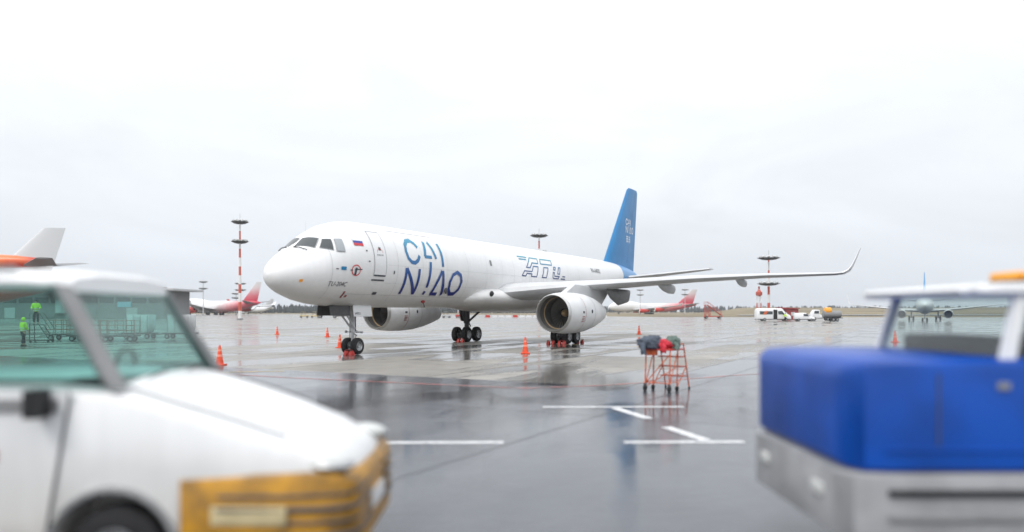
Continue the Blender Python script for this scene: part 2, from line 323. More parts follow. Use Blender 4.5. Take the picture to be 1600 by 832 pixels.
# low grassy bank beyond the apron on the right
rows = []; xs = [-60 + 15 * i for i in range(120)]
for d, h in ((292, 0), (330, .9), (420, 2.1), (560, 4.6), (760, 6.3), (1000, 6.6), (1500, 4)):
    rows.append([(x * (1 + (d - 292) / 900) + 20, d + 12 * math.sin(x * .013), -.05 + h * min(1, max(0, ((x * (1 + (d - 292) / 900) + 20) / d - .255) / .05)) * (1 + .12 * math.sin(x * .021 + d))) for x in xs])
vs = [p for r in rows for p in r]; n = len(xs)
tag(MB().add(vs, [(i * n + k, i * n + k + 1, (i + 1) * n + k + 1, (i + 1) * n + k) for i in range(len(rows) - 1) for k in range(n - 1)]).build('grassy_bank', 'dry_grass'), kind='structure')
sheet('service_road', [(95, 318, .55), (900, 335, 1.15), (900, 346, 1.35), (95, 329, .78)], 'wet_concrete')
# painted lines
def stroke(name, pts, wd, m, z=.004):
    rings = []
    for i, p in enumerate(pts):
        a = Vector(pts[max(i - 1, 0)]); b = Vector(pts[min(i + 1, len(pts) - 1)]); d = (b - a).normalized(); nn = Vector((-d.y, d.x)) * wd / 2
        rings.append((Vector(p) + nn, Vector(p) - nn))
    vs = [(q.x, q.y, z) for r in rings for q in r]
    return tag(MB().add(vs, [(2 * i, 2 * i + 1, 2 * i + 3, 2 * i + 2) for i in range(len(pts) - 1)]).build(name, m, smooth=0), kind='structure')
for a, b, y in ((-10.1, -8.1, 12.6), (-6.1, -4.1, 12.62), (-2.13, -.14, 12.63), (1.84, 3.82, 12.68), (5.8, 7.8, 12.72), (9.8, 11.8, 12.75), (.69, 3.87, 17.35), (-16, -12, 17.3)):
    stroke('white_marking', [(a, y), (b, y + .04)], .2, 'line_white')
stroke('white_marking', [(2.29, 17.15), (2.74, 15.45)], .22, 'line_white', .006); stroke('white_marking', [(2.86, 14.35), (3.23, 12.86)], .22, 'line_white', .006)
stroke('red_marking', [(-14, 29), (-10, 26.6), (-7, 24.9), (-4.34, 23.7), (-1.28, 22.3), (.36, 21.6), (2.6, 22.4), (3.97, 23.3), (7.25, 25.8), (9.34, 27), (14, 30), (22, 36)], .13, 'line_red', .005)
stroke('yellow_marking', [(-22, 25.4), (-16, 26.2), (-11, 27.1), (-8.2, 27.8)], .16, 'line_yellow', .006)
for u in (24.0, 45.0): stroke('yellow_marking', [P(u, -8)[:2], P(u + 8, -55)[:2]], .18, 'line_yellow', .007)

for pts_ in ([P(-.35, -60)[:2], P(-.35, -.3)[:2]], [P(-6, -40)[:2], P(-6.2, 30)[:2]], [P(-30, 1.6)[:2], P(60, 1.7)[:2]], [P(-30, 7)[:2], P(50, 7.2)[:2]], [P(-30, -9)[:2], P(-.5, -9.1)[:2]]):
    stroke('tar_seam', pts_, .018, 'joint', .003)
# a far wood: hundreds of narrow crowns that read as one dark band
m = MB(); rnd = random.Random(4)
def wood(x0, x1, y0, y1, h0, h1, cnt):
    for _ in range(cnt):
        x = rnd.uniform(x0, x1); y = rnd.uniform(y0, y1); h = rnd.uniform(h0, h1); r = h * rnd.uniform(.16, .3)
        lv = [(0, .45), (.25, 1), (.5, .8), (.72, .55), (.9, .25)]; rings = []
        for f, k in lv:
            rings.append([(x + r * k * rnd.uniform(.7, 1.25) * math.cos(a * 1.2566), y + r * k * rnd.uniform(.7, 1.25) * math.sin(a * 1.2566), h * (f + rnd.uniform(-.04, .04))) for a in range(5)])
        m.loft(rings); b = len(m.v); m.v.append((x, y, h)); m.f += [(b - 5 + k, b - 5 + (k + 1) % 5, b) for k in range(5)]
wood(-1300, 60, 980, 1120, 8, 12.5, 1500); wood(0, 1700, 1500, 1700, 9, 15, 1300)
tag(m.build('distant_wood', 'foliage', smooth=0), 'dark band of distant forest along the horizon behind the aircraft', 'forest', kind='stuff')

# ------------------------------------------------------------------ airliners
def catmull(st, s):
    i = 0
    while i < len(st) - 2 and s > st[i + 1][0]: i += 1
    p1, p2 = st[i], st[i + 1]; p0 = st[max(i - 1, 0)]; p3 = st[min(i + 2, len(st) - 1)]
    h = p2[0] - p1[0]; t = min(1, max(0, (s - p1[0]) / h)); o = []
    for k in range(1, len(p1)):
        d = (p2[k] - p1[k]) / h
        def slope(a, b, c):
            if b[0] == a[0] or c[0] == b[0]: return d
            x, y = (b[k] - a[k]) / (b[0] - a[0]), (c[k] - b[k]) / (c[0] - b[0])
            return 0 if x * y <= 0 else 2 * x * y / (x + y)
        m1, m2 = slope(p0, p1, p2), slope(p1, p2, p3)
        t2, t3 = t * t, t * t * t
        o.append((2 * t3 - 3 * t2 + 1) * p1[k] + (t3 - 2 * t2 + t) * h * m1 + (-2 * t3 + 3 * t2) * p2[k] + (t3 - t2) * h * m2)
    return o
def ring_at(st, s, n):
    zt, zb, hw = catmull(st, s); zc, hh = (zt + zb) / 2, (zt - zb) / 2
    return [(s, hw * math.sin(2 * math.pi * k / n), zc + hh * math.cos(2 * math.pi * k / n)) for k in range(n)]
def hull(st, n, step):
    a, b = st[0][0], st[-1][0]; ss = []; s = a
    while s < b:
        ss.append(s); s += step if st[3][0] < s < st[-3][0] - 2 else min(step, .12 * step / 1.0 if s - a < 1 else .3)
    ss.append(b)
    return MB().loft([ring_at(st, s, n) for s in ss])
def foil(n=10):
    up = []
    for i in range(n + 1):
        x = (1 - math.cos(math.pi * i / n)) / 2
        y = 5 * (.2969 * math.sqrt(x) - .126 * x - .3516 * x * x + .2843 * x ** 3 - .1036 * x ** 4); up.append((x, y))
    return up + [(x, -y) for x, y in up[-2:0:-1]]
FO = foil()
def wing_mesh(secs, side, vert=False):              # secs: (span, le, z, chord, t/c[, cant])
    rings = []
    for q in secs:
        sp, le, z, ch, t = q[:5]; ca = R(q[5]) if len(q) > 5 else 0
        if vert: rings.append([(le + x * ch, y * t * ch, sp) for x, y in FO])
        else: rings.append([(le + x * ch, side * (sp - y * t * ch * math.sin(ca)), z + y * t * ch * math.cos(ca) * (1.15 if y > 0 else .85)) for x, y in FO])
    return MB().loft(rings)
def wheel(parent, c, r, wd, name='wheel'):
    x, y, z = c
    o = MB().lathe([(-wd / 2, r * .55), (-wd / 2, r * .82), (-wd * .36, r * .97), (-wd * .12, r), (wd * .12, r), (wd * .36, r * .97), (wd / 2, r * .82), (wd / 2, r * .55), (wd * .3, r * .5), (-wd * .3, r * .5), (-wd / 2, r * .55)], c, 'Y', 28).build(name, 'rubber', parent)
    rm = MB()
    for s in (-1, 1): rm.lathe([(s * wd * .3, .01), (s * wd * .46, r * .12), (s * wd * .46, r * .2), (s * wd * .25, r * .26), (s * wd * .3, r * .42), (s * wd * .47, r * .5), (s * wd * .49, r * .56)], c, 'Y', 20)
    rm.build('rim', 'steel', o)
    return o
def nacelle(parent, c, L, r, mats, blades=0):
    x, y, z = c; cowl, lip = mats
    e = MB().lathe([(.12 * L * .3, r * .955), (.07 * L, r * .985), (.2 * L, r * 1.04), (.38 * L, r * 1.05), (.55 * L, r * 1.0), (.72 * L, r * .86), (.88 * L, r * .66), (L, r * .48), (L, r * .44), (.8 * L, r * .5)], c, 'X', 40).build('engine', cowl, parent)
    MB().lathe([(.12 * L * .3, r * .955), (.012 * L, r * .925), (0, r * .885), (.01 * L, r * .85), (.05 * L, r * .82)], c, 'X', 40).build('intake_lip', lip, e)
    MB().lathe([(.05 * L, r * .82), (.14 * L, r * .80), (.27 * L, r * .82), (.3 * L, r * .82), (.3 * L, .02)], c, 'X', 40).build('intake_duct', 'duct', e)
    MB().lathe([(.86 * L, r * .45), (.9 * L, r * .4), (1.06 * L, r * .12), (1.08 * L, .01)], c, 'X', 20, True).build('exhaust_cone', 'dark_grey', e)
    if blades:
        f = MB(); x0 = x + .25 * L
        for k in range(blades):
            a = 2 * math.pi * k / blades; pts = []
            for rr, tw, hc in ((.26, .35, .07), (.5, .6, .085), (.8, .95, .1)):
                for sg in (-1, 1):
                    da = sg * hc * math.sin(tw) / rr * .9; dx = sg * hc * math.cos(tw)
                    pts.append((x0 + dx, y + math.cos(a + da) * rr * r, z + math.sin(a + da) * rr * r))
            f.add(pts, [(0, 1, 3, 2), (2, 3, 5, 4)])
        f.build('fan', 'fan', e, smooth=0)
        MB().lathe([(.19 * L, .01), (.195 * L, r * .05), (.215 * L, r * .12), (.245 * L, r * .18), (.27 * L, r * .19)], c, 'X', 24, True).build('spinner', 'spinner', e)
        sw = [(x + (.193 + .0042 * i) * L - .012, y + math.cos(i * .5) * r * (.02 + .0115 * i), z + math.sin(i * .5) * r * (.02 + .0115 * i)) for i in range(13)]
        MB().tube(sw, .032, 6).build('spinner_swirl', 'black', e)
        MB().lathe([(.115 * L, r * .795), (.125 * L, r * .775), (.135 * L, r * .795)], c, 'X', 40).build('duct_ring', 'spinner', e)
    return e
def airliner(name, label, loc, rz, D, scale=1.0, group=None):
    root = empty(name, loc, rz, label, 'airplane', group); root.scale = (scale,) * 3; mt = D['mats']
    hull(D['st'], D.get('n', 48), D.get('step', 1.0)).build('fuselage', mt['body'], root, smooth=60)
    for sd in (-1, 1):
        w_ = wing_mesh(D['wing'], sd).build('wing', mt['wing'], root)
        if 'winglet' in D: wing_mesh(D['winglet'], sd).build('winglet', mt.get('winglet', mt['wing']), w_)
        wing_mesh(D['stab'], sd).build('stabilizer', mt['stab'], root)
        for (ex, ey, ez, L, r, pt, pb) in D['eng']:
            e = nacelle(root, (ex, sd * ey, ez), L, r, (mt['cowl'], 'metal_lip'), D.get('blades', 0))
            MB().loft([[(pt[0], sd * ey - .18, pt[1] - .1), (pt[0] + .01, sd * ey + .18, pt[1] - .1), (pb[0], sd * ey + .2, pb[1]), (pb[0], sd * ey - .2, pb[1])],
                       [(ex + .18 * L, sd * ey - .2, ez + r * .95), (ex + .18 * L + .01, sd * ey + .2, ez + r * .95), (ex + L * 1.02, sd * ey + .14, ez + r * .35), (ex + L * 1.02, sd * ey - .14, ez + r * .35)]]).build('pylon', mt['wing'], e, bevel=.05)
    wing_mesh(D['fin'], 1, True).build('fin', mt['fin'], root)
    if not D.get('own_gear'):
        for (gx, gy, gr, nx) in D['gear']:
            for sd in ((-1, 1) if gy else (1,)):
                g = MB().cyl((gx, sd * gy, gr), (gx, sd * gy, D.get('gear_top', 3.2)), .16).build('landing_gear', 'steel', root)
                for k in range(nx):
                    for s2 in (-.45, .45): wheel(g, (gx + (k - (nx - 1) / 2) * gr * 2.15, sd * gy + s2, gr), gr, .4)
    return root

TU = [(-5.62, 3.80, 3.70, .05), (-5.52, 4.08, 3.42, .34), (-5.2, 4.45, 3.14, .72), (-4.7, 4.80, 2.90, 1.06), (-4.1, 5.14, 2.70, 1.36), (-3.5, 5.58, 2.56, 1.58), (-2.8, 6.02, 2.46, 1.75), (-1.8, 6.42, 2.40, 1.86),
      (-.5, 6.60, 2.37, 1.9), (1.5, 6.62, 2.36, 1.9), (24.5, 6.62, 2.36, 1.9), (28, 6.62, 2.62, 1.83), (31, 6.6, 3.12, 1.66), (34, 6.55, 3.78, 1.36), (37, 6.4, 4.46, 1.0), (39.5, 6.15, 5.0, .62), (41.3, 5.9, 5.3, .3), (42, 5.74, 5.5, .12)]
D_TU = dict(st=TU, n=64, step=.8, blades=33, own_gear=True,
    wing=[(1.0, 11.0, 3.2, 8.9, .15), (1.9, 11.65, 3.3, 8.3, .148), (4.2, 13.1, 3.56, 6.9, .13), (7.0, 14.9, 3.84, 5.35, .115), (12, 17.95, 4.22, 4.0, .11), (16, 20.38, 4.43, 2.95, .105), (20.0, 22.8, 4.56, 1.95, .10), (20.45, 23.12, 4.62, 1.8, .10, 20)],
    winglet=[(20.45, 23.12, 4.62, 1.8, .10, 20), (20.75, 23.45, 4.80, 1.6, .09, 50), (20.92, 23.8, 5.1, 1.35, .085, 68), (21.1, 24.35, 5.6, 1.05, .08, 72), (21.32, 25.1, 6.3, .62, .08, 74)],
    stab=[(.3, 36.6, 5.2, 4.3, .1), (1.0, 37.0, 5.27, 3.9, .1), (7.5, 40.6, 6.05, 1.7, .09)],
    fin=[(5.6, 32.7, 0, 8.4, .10), (6.55, 33.55, 0, 7.65, .10), (13.7, 39.35, 0, 2.9, .10), (13.92, 39.75, 0, 2.3, .07)],
    eng=[(9.75, 6.4, 2.06, 6.9, 1.17, (12.6, 3.9), (18.3, 3.62))],
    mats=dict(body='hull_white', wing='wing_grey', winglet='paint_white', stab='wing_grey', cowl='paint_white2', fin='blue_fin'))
ROT = R(61.314)
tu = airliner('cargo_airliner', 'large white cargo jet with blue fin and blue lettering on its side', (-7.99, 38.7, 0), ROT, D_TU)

# --- surface points on the port side (local -Y) of the fuselage
def skin(s, z, off=.012, side=-1):
    zt, zb, hw = catmull(TU, s); zc, hh = (zt + zb) / 2, (zt - zb) / 2
    k = max(-1, min(1, (z - zc) / hh)); y = hw * math.sqrt(1 - k * k)
    n = Vector((0, y / hw ** 2, (z - zc) / hh ** 2)).normalized() * off
    return Vector((s, side * (y + n.y), z + n.z))
def ribbon(mb, pts, wd, off=.012, closed=False, sub=6, side=-1):
    q = []
    for a, b in zip(pts[:-1], pts[1:]):
        k = max(1, int(sub * math.hypot(b[0] - a[0], b[1] - a[1]) / .8) + 1)
        q += [(a[0] + (b[0] - a[0]) * i / k, a[1] + (b[1] - a[1]) * i / k) for i in range(k)]
    q.append(pts[-1]); n = len(q); vs = []
    for i, p in enumerate(q):
        if closed: a, b = (q[i - 1] if i else q[-2]), (q[i + 1] if i < n - 1 else q[1])
        else: a, b = q[max(i - 1, 0)], q[min(i + 1, n - 1)]
        d1 = Vector((p[0] - a[0], p[1] - a[1])); d2 = Vector((b[0] - p[0], b[1] - p[1]))
        d1 = d1.normalized() if d1.length > 1e-6 else d2.normalized(); d2 = d2.normalized() if d2.length > 1e-6 else d1
        d = (d1 + d2).normalized() if (d1 + d2).length > .1 else d1
        kk = min(1.6, 1 / max(.4, d.dot(d1))); nn = Vector((-d.y, d.x)) * wd / 2 * kk
        for sg in (1, -1): vs.append(skin(p[0] + sg * nn.x, p[1] + sg * nn.y, off, side))
    mb.add(vs, [(2 * i, 2 * i + 1, 2 * i + 3, 2 * i + 2) for i in range(n - 1)])
LOGO = [[(3.18, 5.51), (3.0, 5.72), (2.74, 5.85), (2.40, 5.80), (2.13, 5.57), (2.04, 5.23), (2.14, 4.90), (2.40, 4.70), (2.70, 4.68), (2.97, 4.82), (3.17, 5.08)],
 [(3.98, 5.89), (3.66, 5.05)], [(3.62, 5.06), (4.30, 5.06)], [(4.35, 5.89), (4.52, 5.56), (4.68, 5.0)], [(5.28, 5.88), (5.30, 5.4), (5.27, 4.6)],
 [(1.95, 3.06), (1.95, 4.38)], [(1.98, 4.36), (3.05, 3.1)], [(3.08, 3.06), (3.08, 4.38)], [(4.1, 4.8), (4.06, 4.2), (4.03, 3.44)], [(4.03, 3.25), (4.01, 3.07)],
 [(5.19, 4.38), (4.84, 3.72), (4.66, 3.1)], [(4.62, 3.12), (5.25, 3.12)], [(5.26, 4.38), (5.45, 3.75), (5.72, 3.08)],
 [(6.70, 4.36), (7.08, 4.22), (7.27, 3.86), (7.2, 3.44), (6.93, 3.17), (6.5, 3.15), (6.2, 3.38), (6.09, 3.8), (6.3, 4.2), (6.70, 4.36)]]
lg = MB()
for i, s in enumerate(LOGO): ribbon(lg, s, .17 if i in (2, 11) else .2, closed=(i == 13), off=.012 + .0012 * i)
lg.build('company_logo', 'logo', tu, smooth=0)
ATU = [[(14.52, 5.78), (15.85, 5.78)], [(14.6, 5.61), (15.65, 5.61)], [(16.25, 5.78), (17.40, 5.77), (17.2, 5.43), (16.31, 5.43), (15.84, 5.08), (15.3, 5.08), (16.25, 5.78)],
 [(14.93, 4.83), (16.02, 4.83), (16.34, 5.2), (17.08, 5.2), (16.65, 4.5), (15.85, 4.5), (15.98, 4.67), (15.24, 4.67), (15.07, 4.5), (14.54, 4.5), (14.93, 4.83)],
 [(17.84, 5.77), (19.58, 5.77), (19.36, 5.43), (17.57, 5.43), (17.84, 5.77)], [(17.93, 5.19), (18.62, 5.2), (18.14, 4.49), (17.47, 4.49), (17.78, 4.88), (17.93, 5.19)],
 [(19.57, 5.3), (19.88, 5.3), (19.7, 5.1), (19.44, 5.1), (19.57, 5.3)], [(20.38, 5.31), (20.65, 5.3), (20.35, 4.83), (20.01, 4.84), (20.38, 5.31)],
 [(19.3, 4.91), (19.52, 4.9), (19.5, 4.65), (20.26, 4.66), (20.03, 4.49), (19.31, 4.48), (19.18, 4.56), (19.3, 4.91)], [(20.77, 4.67), (21.24, 4.67)], [(20.48, 4.49), (21.18, 4.49)]]
lg = MB()
for i, s in enumerate(ATU): ribbon(lg, s, .085 if i in (0, 1, 9, 10) else .075, closed=1 < i < 9, off=.012 + .0012 * i)
lg.build('operator_logo', 'logo2', tu, smooth=0)
def skin_text(name, txt, s0, z0, size, m, shear=0, stretch=1.0):
    vs, fs = text_mesh(txt, size, shear)
    MB().add([skin(s0 + x * stretch, z0 + y, .014) for x, y, _ in vs], fs).build(name, m, tu, smooth=0)
skin_text('type_lettering', 'TU-204C', -3.42, 3.32, .29, 'text_dark', .15)
skin_text('registration', 'RA-64032', 26.6, 5.25, .5, 'text_dark', 0, .95)
def patch(mb, s0, s1, z0, z1, off=.014, n=4):
    g = [[skin(s0 + (s1 - s0) * i / n, z0 + (z1 - z0) * j / n, off) for j in range(n + 1)] for i in range(n + 1)]
    mb.add([p for r in g for p in r], [(i * (n + 1) + j, (i + 1) * (n + 1) + j, (i + 1) * (n + 1) + j + 1, i * (n + 1) + j + 1) for i in range(n) for j in range(n)]); return mb
fl = patch(MB(), -1.85, -1.25, 5.5, 5.62).build('flag', 'text_white', tu); patch(MB(), -1.85, -1.25, 5.38, 5.5).build('flag_stripe', 'flag_blue', fl); patch(MB(), -1.85, -1.25, 5.26, 5.38).build('flag_stripe', 'flag_red', fl)
dr = patch(MB(), -.60, .27, 3.93, 6.02, .016, 10).build('door', 'paint_white', tu, smooth=60)
b = MB(); ribbon(b, [(-.62, 3.9), (-.62, 6.05), (.29, 6.05), (.29, 3.9), (-.62, 3.9)], .035, .018, True); b.build('door_seam', 'seam', dr, smooth=0)
b = MB(); ribbon(b, [(-.6, 3.9), (.28, 3.9)], .075, .022); ribbon(b, [(-.72, 3.68), (.25, 3.68)], .07, .02); b.build('door_sill', 'text_dark', dr, smooth=0)
b = MB(); ribbon(b, [(-.23, 5.2), (-.05, 5.2)], .16, .024); b.build('door_window', 'window_dark', dr, smooth=0)
vs, fs = text_mesh('AVIASTAR', .11); MB().add([skin(-.42 + x, 4.86 + y, .024) for x, y, _ in vs], fs).build('door_lettering', 'text_dark', dr, smooth=0)
b = MB(); ribbon(b, [(-.15 + .22 * math.cos(a * .45), 5.0 + .2 * math.sin(a * .45)) for a in range(8)], .02, .024); b.build('door_marking', 'flag_red', dr, smooth=0)
b = MB(); ribbon(b, [(-1.9 + .28 * math.cos(a * math.pi / 10), 4.08 + .24 * math.sin(a * math.pi / 10)) for a in range(21)], .05, .014, True); rd = b.build('roundel', 'flag_red', tu, smooth=0)
b = MB(); ribbon(b, [(-1.95, 3.85), (-1.89, 4.2)], .12, .018); ribbon(b, [(-2.0, 4.12), (-1.5, 4.14)], .05, .02); b.build('roundel_emblem', 'text_dark', rd, smooth=0)
for nm, s0, z0, ww, hh_, mm in (('sticker', -2.2, 4.08, .16, .05, 'text_dark'), ('emblem', -2.68, 4.14, .3, .16, 'logo_teal'), ('sticker', -3.05, 4.1, .14, .05, 'text_dark'), ('vent', .95, 4.1, .1, .16, 'text_dark'),
                                  ('vent', -.05, 3.05, .3, .12, 'text_dark'), ('probe', -2.2, 2.95, .1, .3, 'red_dark'), ('probe', -1.95, 2.88, .14, .1, 'red_dark'), ('hatch_mark', 10.6, 5.1, .22, .34, 'mid_grey'), ('vent', -1.12, 5.05, .1, .07, 'text_dark'), ('vent', -1.0, 4.55, .12, .06, 'text_dark'), ('warning_mark', -4.66, 3.52, .14, .12, 'amber')):
    patch(MB(), s0 - ww / 2, s0 + ww / 2, z0 - hh_ / 2, z0 + hh_ / 2, .015, 2).build(nm, mm, tu, smooth=0)
for pts_, w_ in [([(s, 2.7 + .2 * k) for k in range(19)], .01) for s in (-3.3, 1.25, 7.9, 13.5, 23.9, 30.5)] + [([(1.3, 6.25), (5.2, 6.25)], .03), ([(-2.2, 2.98), (8, 2.95), (9.5, 2.95)], .01)]:
    b = MB(); ribbon(b, pts_, w_, .006); b.build('skin_joint', 'seam', tu, smooth=0)      # faint skin joints
p = skin(4.55, 2.72, .03); MB().ball(p, (.2, .05, .1)).build('beacon', 'red_dark', tu); MB().tube([p, p + Vector((.05, -.06, -.32))], .03).build('drain_mast', 'dark_grey', tu)
p = skin(5.95, 3.35, .04); MB().ball(p, (.16, .05, .2)).build('pitot_cover', 'dark_grey', tu)
# wing-to-body fairing with the ram-air inlet
FA = [(8.6, 3.3, 2.5, 1.2), (9.4, 3.6, 2.34, 1.84), (10.6, 3.85, 2.22, 2.1), (12.2, 3.85, 2.12, 2.32), (15, 3.7, 2.08, 2.42), (18, 3.6, 2.1, 2.35), (20.5, 3.4, 2.2, 2.0), (22.6, 3.0, 2.34, 1.2)]
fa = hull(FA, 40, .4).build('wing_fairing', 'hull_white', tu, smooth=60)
zt_, zb_, hw_ = catmull(FA, 10.4); ky = hw_ * math.sqrt(1 - ((3.2 - (zt_ + zb_) / 2) / ((zt_ - zb_) / 2)) ** 2)
MB().ball((10.4, -ky, 3.2), (.26, .05, .2), 20, 10).build('ram_air_inlet', 'black', fa)
# canoe fairings under each wing
wings = [o for o in tu.children if o.name.startswith('wing') and 'fairing' not in o.name]
for wg, sd in zip(wings, (-1, 1)):
    for (sp, x0, z0, L, hgt) in ((9.95, 17.9, 3.94, 3.6, .42), (14.4, 20.2, 4.26, 2.9, .34)):
        MB().loft([[(x0 + L * t, sd * sp + .17 * k * math.sin(a), z0 - hgt * k * (.35 + .65 * t) * .8 + hgt * k * .8 * math.cos(a)) for a in [2 * math.pi * i / 12 for i in range(12)]] for t, k in ((0, .05), (.12, .45), (.35, .85), (.65, 1), (.97, .9), (1, .8))]).build('flap_fairing', 'wing_grey', wg)
    MB().loft([[(16.2 + 4.4 * t, sd * 7.1 + .22 * k * math.sin(a), 3.6 - .5 * k + .55 * k * math.cos(a)) for a in [2 * math.pi * i / 12 for i in range(12)]] for t, k in ((0, .1), (.2, .6), (.5, 1), (.9, .8), (1, .3))]).build('flap_fairing', 'mid_grey', wg)
# engine cowl seams
for e in [o for o in tu.children if o.name.startswith('engine')]:
    y = -6.4 if e.name == 'engine' else 6.4
    for t, m_, k in ((.30, 'red_dark', 1.052), (.52, 'seam', 1.02)):
        MB().lathe([(t * 6.9 - .015, 1.17 * k), (t * 6.9 + .015, 1.17 * k)], (9.75, y, 2.06), 'X', 48).build('cowl_seam', m_, e)
    MB().box((9.75 + 1.75, y - 1.17 * 1.03 if y < 0 else y - 1.17 * 1.03, 2.1), (.22, .05, .12)).build('cowl_marking', 'text_dark', e)
    MB().ball((9.75 + 3.0, y - 1.17 * 1.04, 2.15), (.08, .05, .12)).build('cowl_vent', 'text_dark', e)
    for k in range(4): MB().box((9.75 + 1.75, y - 1.17 * 1.03 - .004 + .01 * k * k, 1.86 - .1 * k), (.3, .03, .03)).build('cowl_text', 'red_dark', e)
# blue rear cone, fin root and fin lettering
st2 = [(35.2,) + tuple(a + d for a, d in zip(catmull(TU, 35.2), (.012, -.012, .012)))] + [(s,) + tuple(a + d for a, d in zip(catmull(TU, s), (.015, -.015, .015))) for s in (35.8, 36.5, 37.3, 38.2, 39, 39.8, 40.6, 41.2, 41.6, 42.01)]
hull(st2, 48, .5).build('tail_cone', 'blue_light', tu, smooth=60)
fin = [o for o in tu.children if o.name.startswith('fin')][0]
def finpt(s, z):
    t = (z - 6.55) / 7.15; le = 33.55 + 5.8 * t; ch = 7.65 - 4.75 * t; x = min(.98, max(.01, (s - le) / ch))
    y = 5 * .10 * ch * (.2969 * math.sqrt(x) - .126 * x - .3516 * x * x + .2843 * x ** 3 - .1036 * x ** 4)
    return (s, -y - .015, z)
b = MB()
def fstroke(p, q, wd):
    d = Vector((q[0] - p[0], q[1] - p[1])).normalized(); n = Vector((-d.y, d.x)) * wd / 2
    b.add([finpt(p[0] + n.x, p[1] + n.y), finpt(p[0] - n.x, p[1] - n.y), finpt(q[0] - n.x, q[1] - n.y), finpt(q[0] + n.x, q[1] + n.y)], [(0, 1, 2, 3)])
X0, Z0, KX, KZ = 38.35, 9.55, .44, .47
for s in LOGO:
    for p, q in zip(s[:-1], s[1:]): fstroke((X0 + (p[0] - 2) * KX, Z0 + (p[1] - 3.1) * KZ), (X0 + (q[0] - 2) * KX, Z0 + (q[1] - 3.1) * KZ), .11)
b.build('fin_logo', 'text_white', fin, smooth=0)
b = MB()
for x0 in (38.4, 39.15):                             # the two written signs below the fin logo
    for k in range(3): fstroke((x0, 8.75 + .22 * k), (x0 + .52, 8.75 + .22 * k), .07)
    fstroke((x0 + .12, 8.6), (x0 + .12, 9.25), .07); fstroke((x0 + .4, 8.6), (x0 + .4, 9.25), .07)
b.build('fin_lettering', 'text_white', fin, smooth=0)
b = MB(); 
for p, q in (((38.6, 6.7), (41.35, 13.6)),): fstroke(p, q, .035)
b.build('rudder_seam', 'text_dark', fin, smooth=0)

# landing gear
ng = MB().cyl((0, 0, .42), (0, 0, 2.75), .085).cyl((0, 0, 1.15), (0, 0, 2.75), .13).cyl((0, -.42, .42), (0, .42, .42), .07).build('nose_gear', 'light_grey', tu)
for sd in (-1, 1): wheel(ng, (0, sd * .29, .42), .42, .3)
MB().tube([(0, .05, 1.25), (-.75, .05, 1.95), (-1.5, .05, 2.75)], .05).tube([(0, -.15, 1.3), (-.8, -.2, 2.1), (-1.2, -.2, 2.7)], .04).build('drag_strut', 'light_grey', ng)
MB().tube([(0, 0, 1.1), (.28, 0, .95), (.1, 0, .6)], .04).build('torque_link', 'light_grey', ng)
MB().box((-.02, 0, 1.12), (.12, .9, .06)).ball((-.1, .35, 1.14), .07).ball((-.1, -.35, 1.14), .07).cyl((-.1, -.55, 1.12), (.1, -.55, 1.12), .05).build('taxi_light', 'steel', ng)
MB().tube([(.1, -.1, 2.6), (.08, -.12, 1.1)], .025).tube([(-.1, .1, 2.6), (-.09, .1, .8)], .02).build('hydraulic_line', 'dark_grey', ng)
dr = MB().slab([(-.62, -.62, 1.9), (.78, -.62, 1.9), (.78, -.55, 2.48), (-.62, -.55, 2.48)], -.04).build('gear_door', 'paint_white', ng, bevel=.01)
MB().slab([(-.62, .62, 1.9), (.78, .62, 1.9), (.78, .55, 2.48), (-.62, .55, 2.48)], .04).build('gear_door', 'paint_white', ng)
MB().slab([(-2.1, -.45, 1.95), (-.75, -.5, 1.95), (-.75, -.42, 2.5), (-2.1, -.36, 2.56)], -.04).build('gear_door', 'dark_grey', ng); MB().slab([(-2.1, .45, 1.95), (-.75, .5, 1.95), (-.75, .42, 2.5), (-2.1, .36, 2.56)], .04).build('gear_door', 'dark_grey', ng)
MB().box((-.6, 0, 2.46), (2.9, .78, .14)).build('gear_bay', 'black', ng)
vs, fs = text_mesh('64032', .17); MB().add([(-.55 + x, -.626 + .12 * (y / .6), 2.0 + y) for x, y, _ in vs], fs).build('door_number', 'text_dark', dr, smooth=0)
for sd in (-1, 1):
    g = MB().cyl((17, sd * 3.9, .7), (17, sd * 3.9, 3.2), .17).cyl((17, sd * 3.9, 1.3), (17, sd * 3.9, 3.2), .22).build('main_gear', 'dark_grey', tu)
    MB().cyl((16.3, sd * 3.9, .56), (17.7, sd * 3.9, .56), .12).cyl((16.35, sd * 3.9 - .5, .54), (16.35, sd * 3.9 + .5, .54), .09).cyl((17.65, sd * 3.9 - .5, .54), (17.65, sd * 3.9 + .5, .54), .09).build('bogie_beam', 'dark_grey', g)
    MB().tube([(17, sd * 3.85, 1.35), (17.05, sd * 2.3, 2.6)], .08).tube([(16.95, sd * 3.9, 1.2), (15.6, sd * 3.7, 2.7)], .06).build('side_strut', 'dark_grey', g)
    MB().tube([(17.15, sd * 3.9, 1.5), (17.5, sd * 3.9, 1.1), (17.1, sd * 3.9, .75)], .05).build('torque_link', 'dark_grey', g)
    MB().slab([(16.6, sd * 4.18, 1.5), (17.45, sd * 4.18, 1.35), (17.5, sd * 4.32, 3.2), (16.4, sd * 4.32, 3.2)], .04).build('gear_door', 'dark_grey', g)
    for dx in (-.65, .65):
        for dy in (-.42, .42): wheel(g, (17 + dx, sd * 3.9 + dy, .53), .53, .38)

for pts_ in [[(s, 2.6 + .25 * k) for k in range(16)] for s in (3.4, 5.75, 10.1, 12.0, 15.6, 17.7, 19.8, 21.9, 26.2, 28.3)] + [[(.4, z), (25, z)] for z in (5.98, 4.45, 3.55)]:
    b = MB(); ribbon(b, pts_, .012, .005); b.build('skin_joint', 'seam_pale', tu, smooth=0)
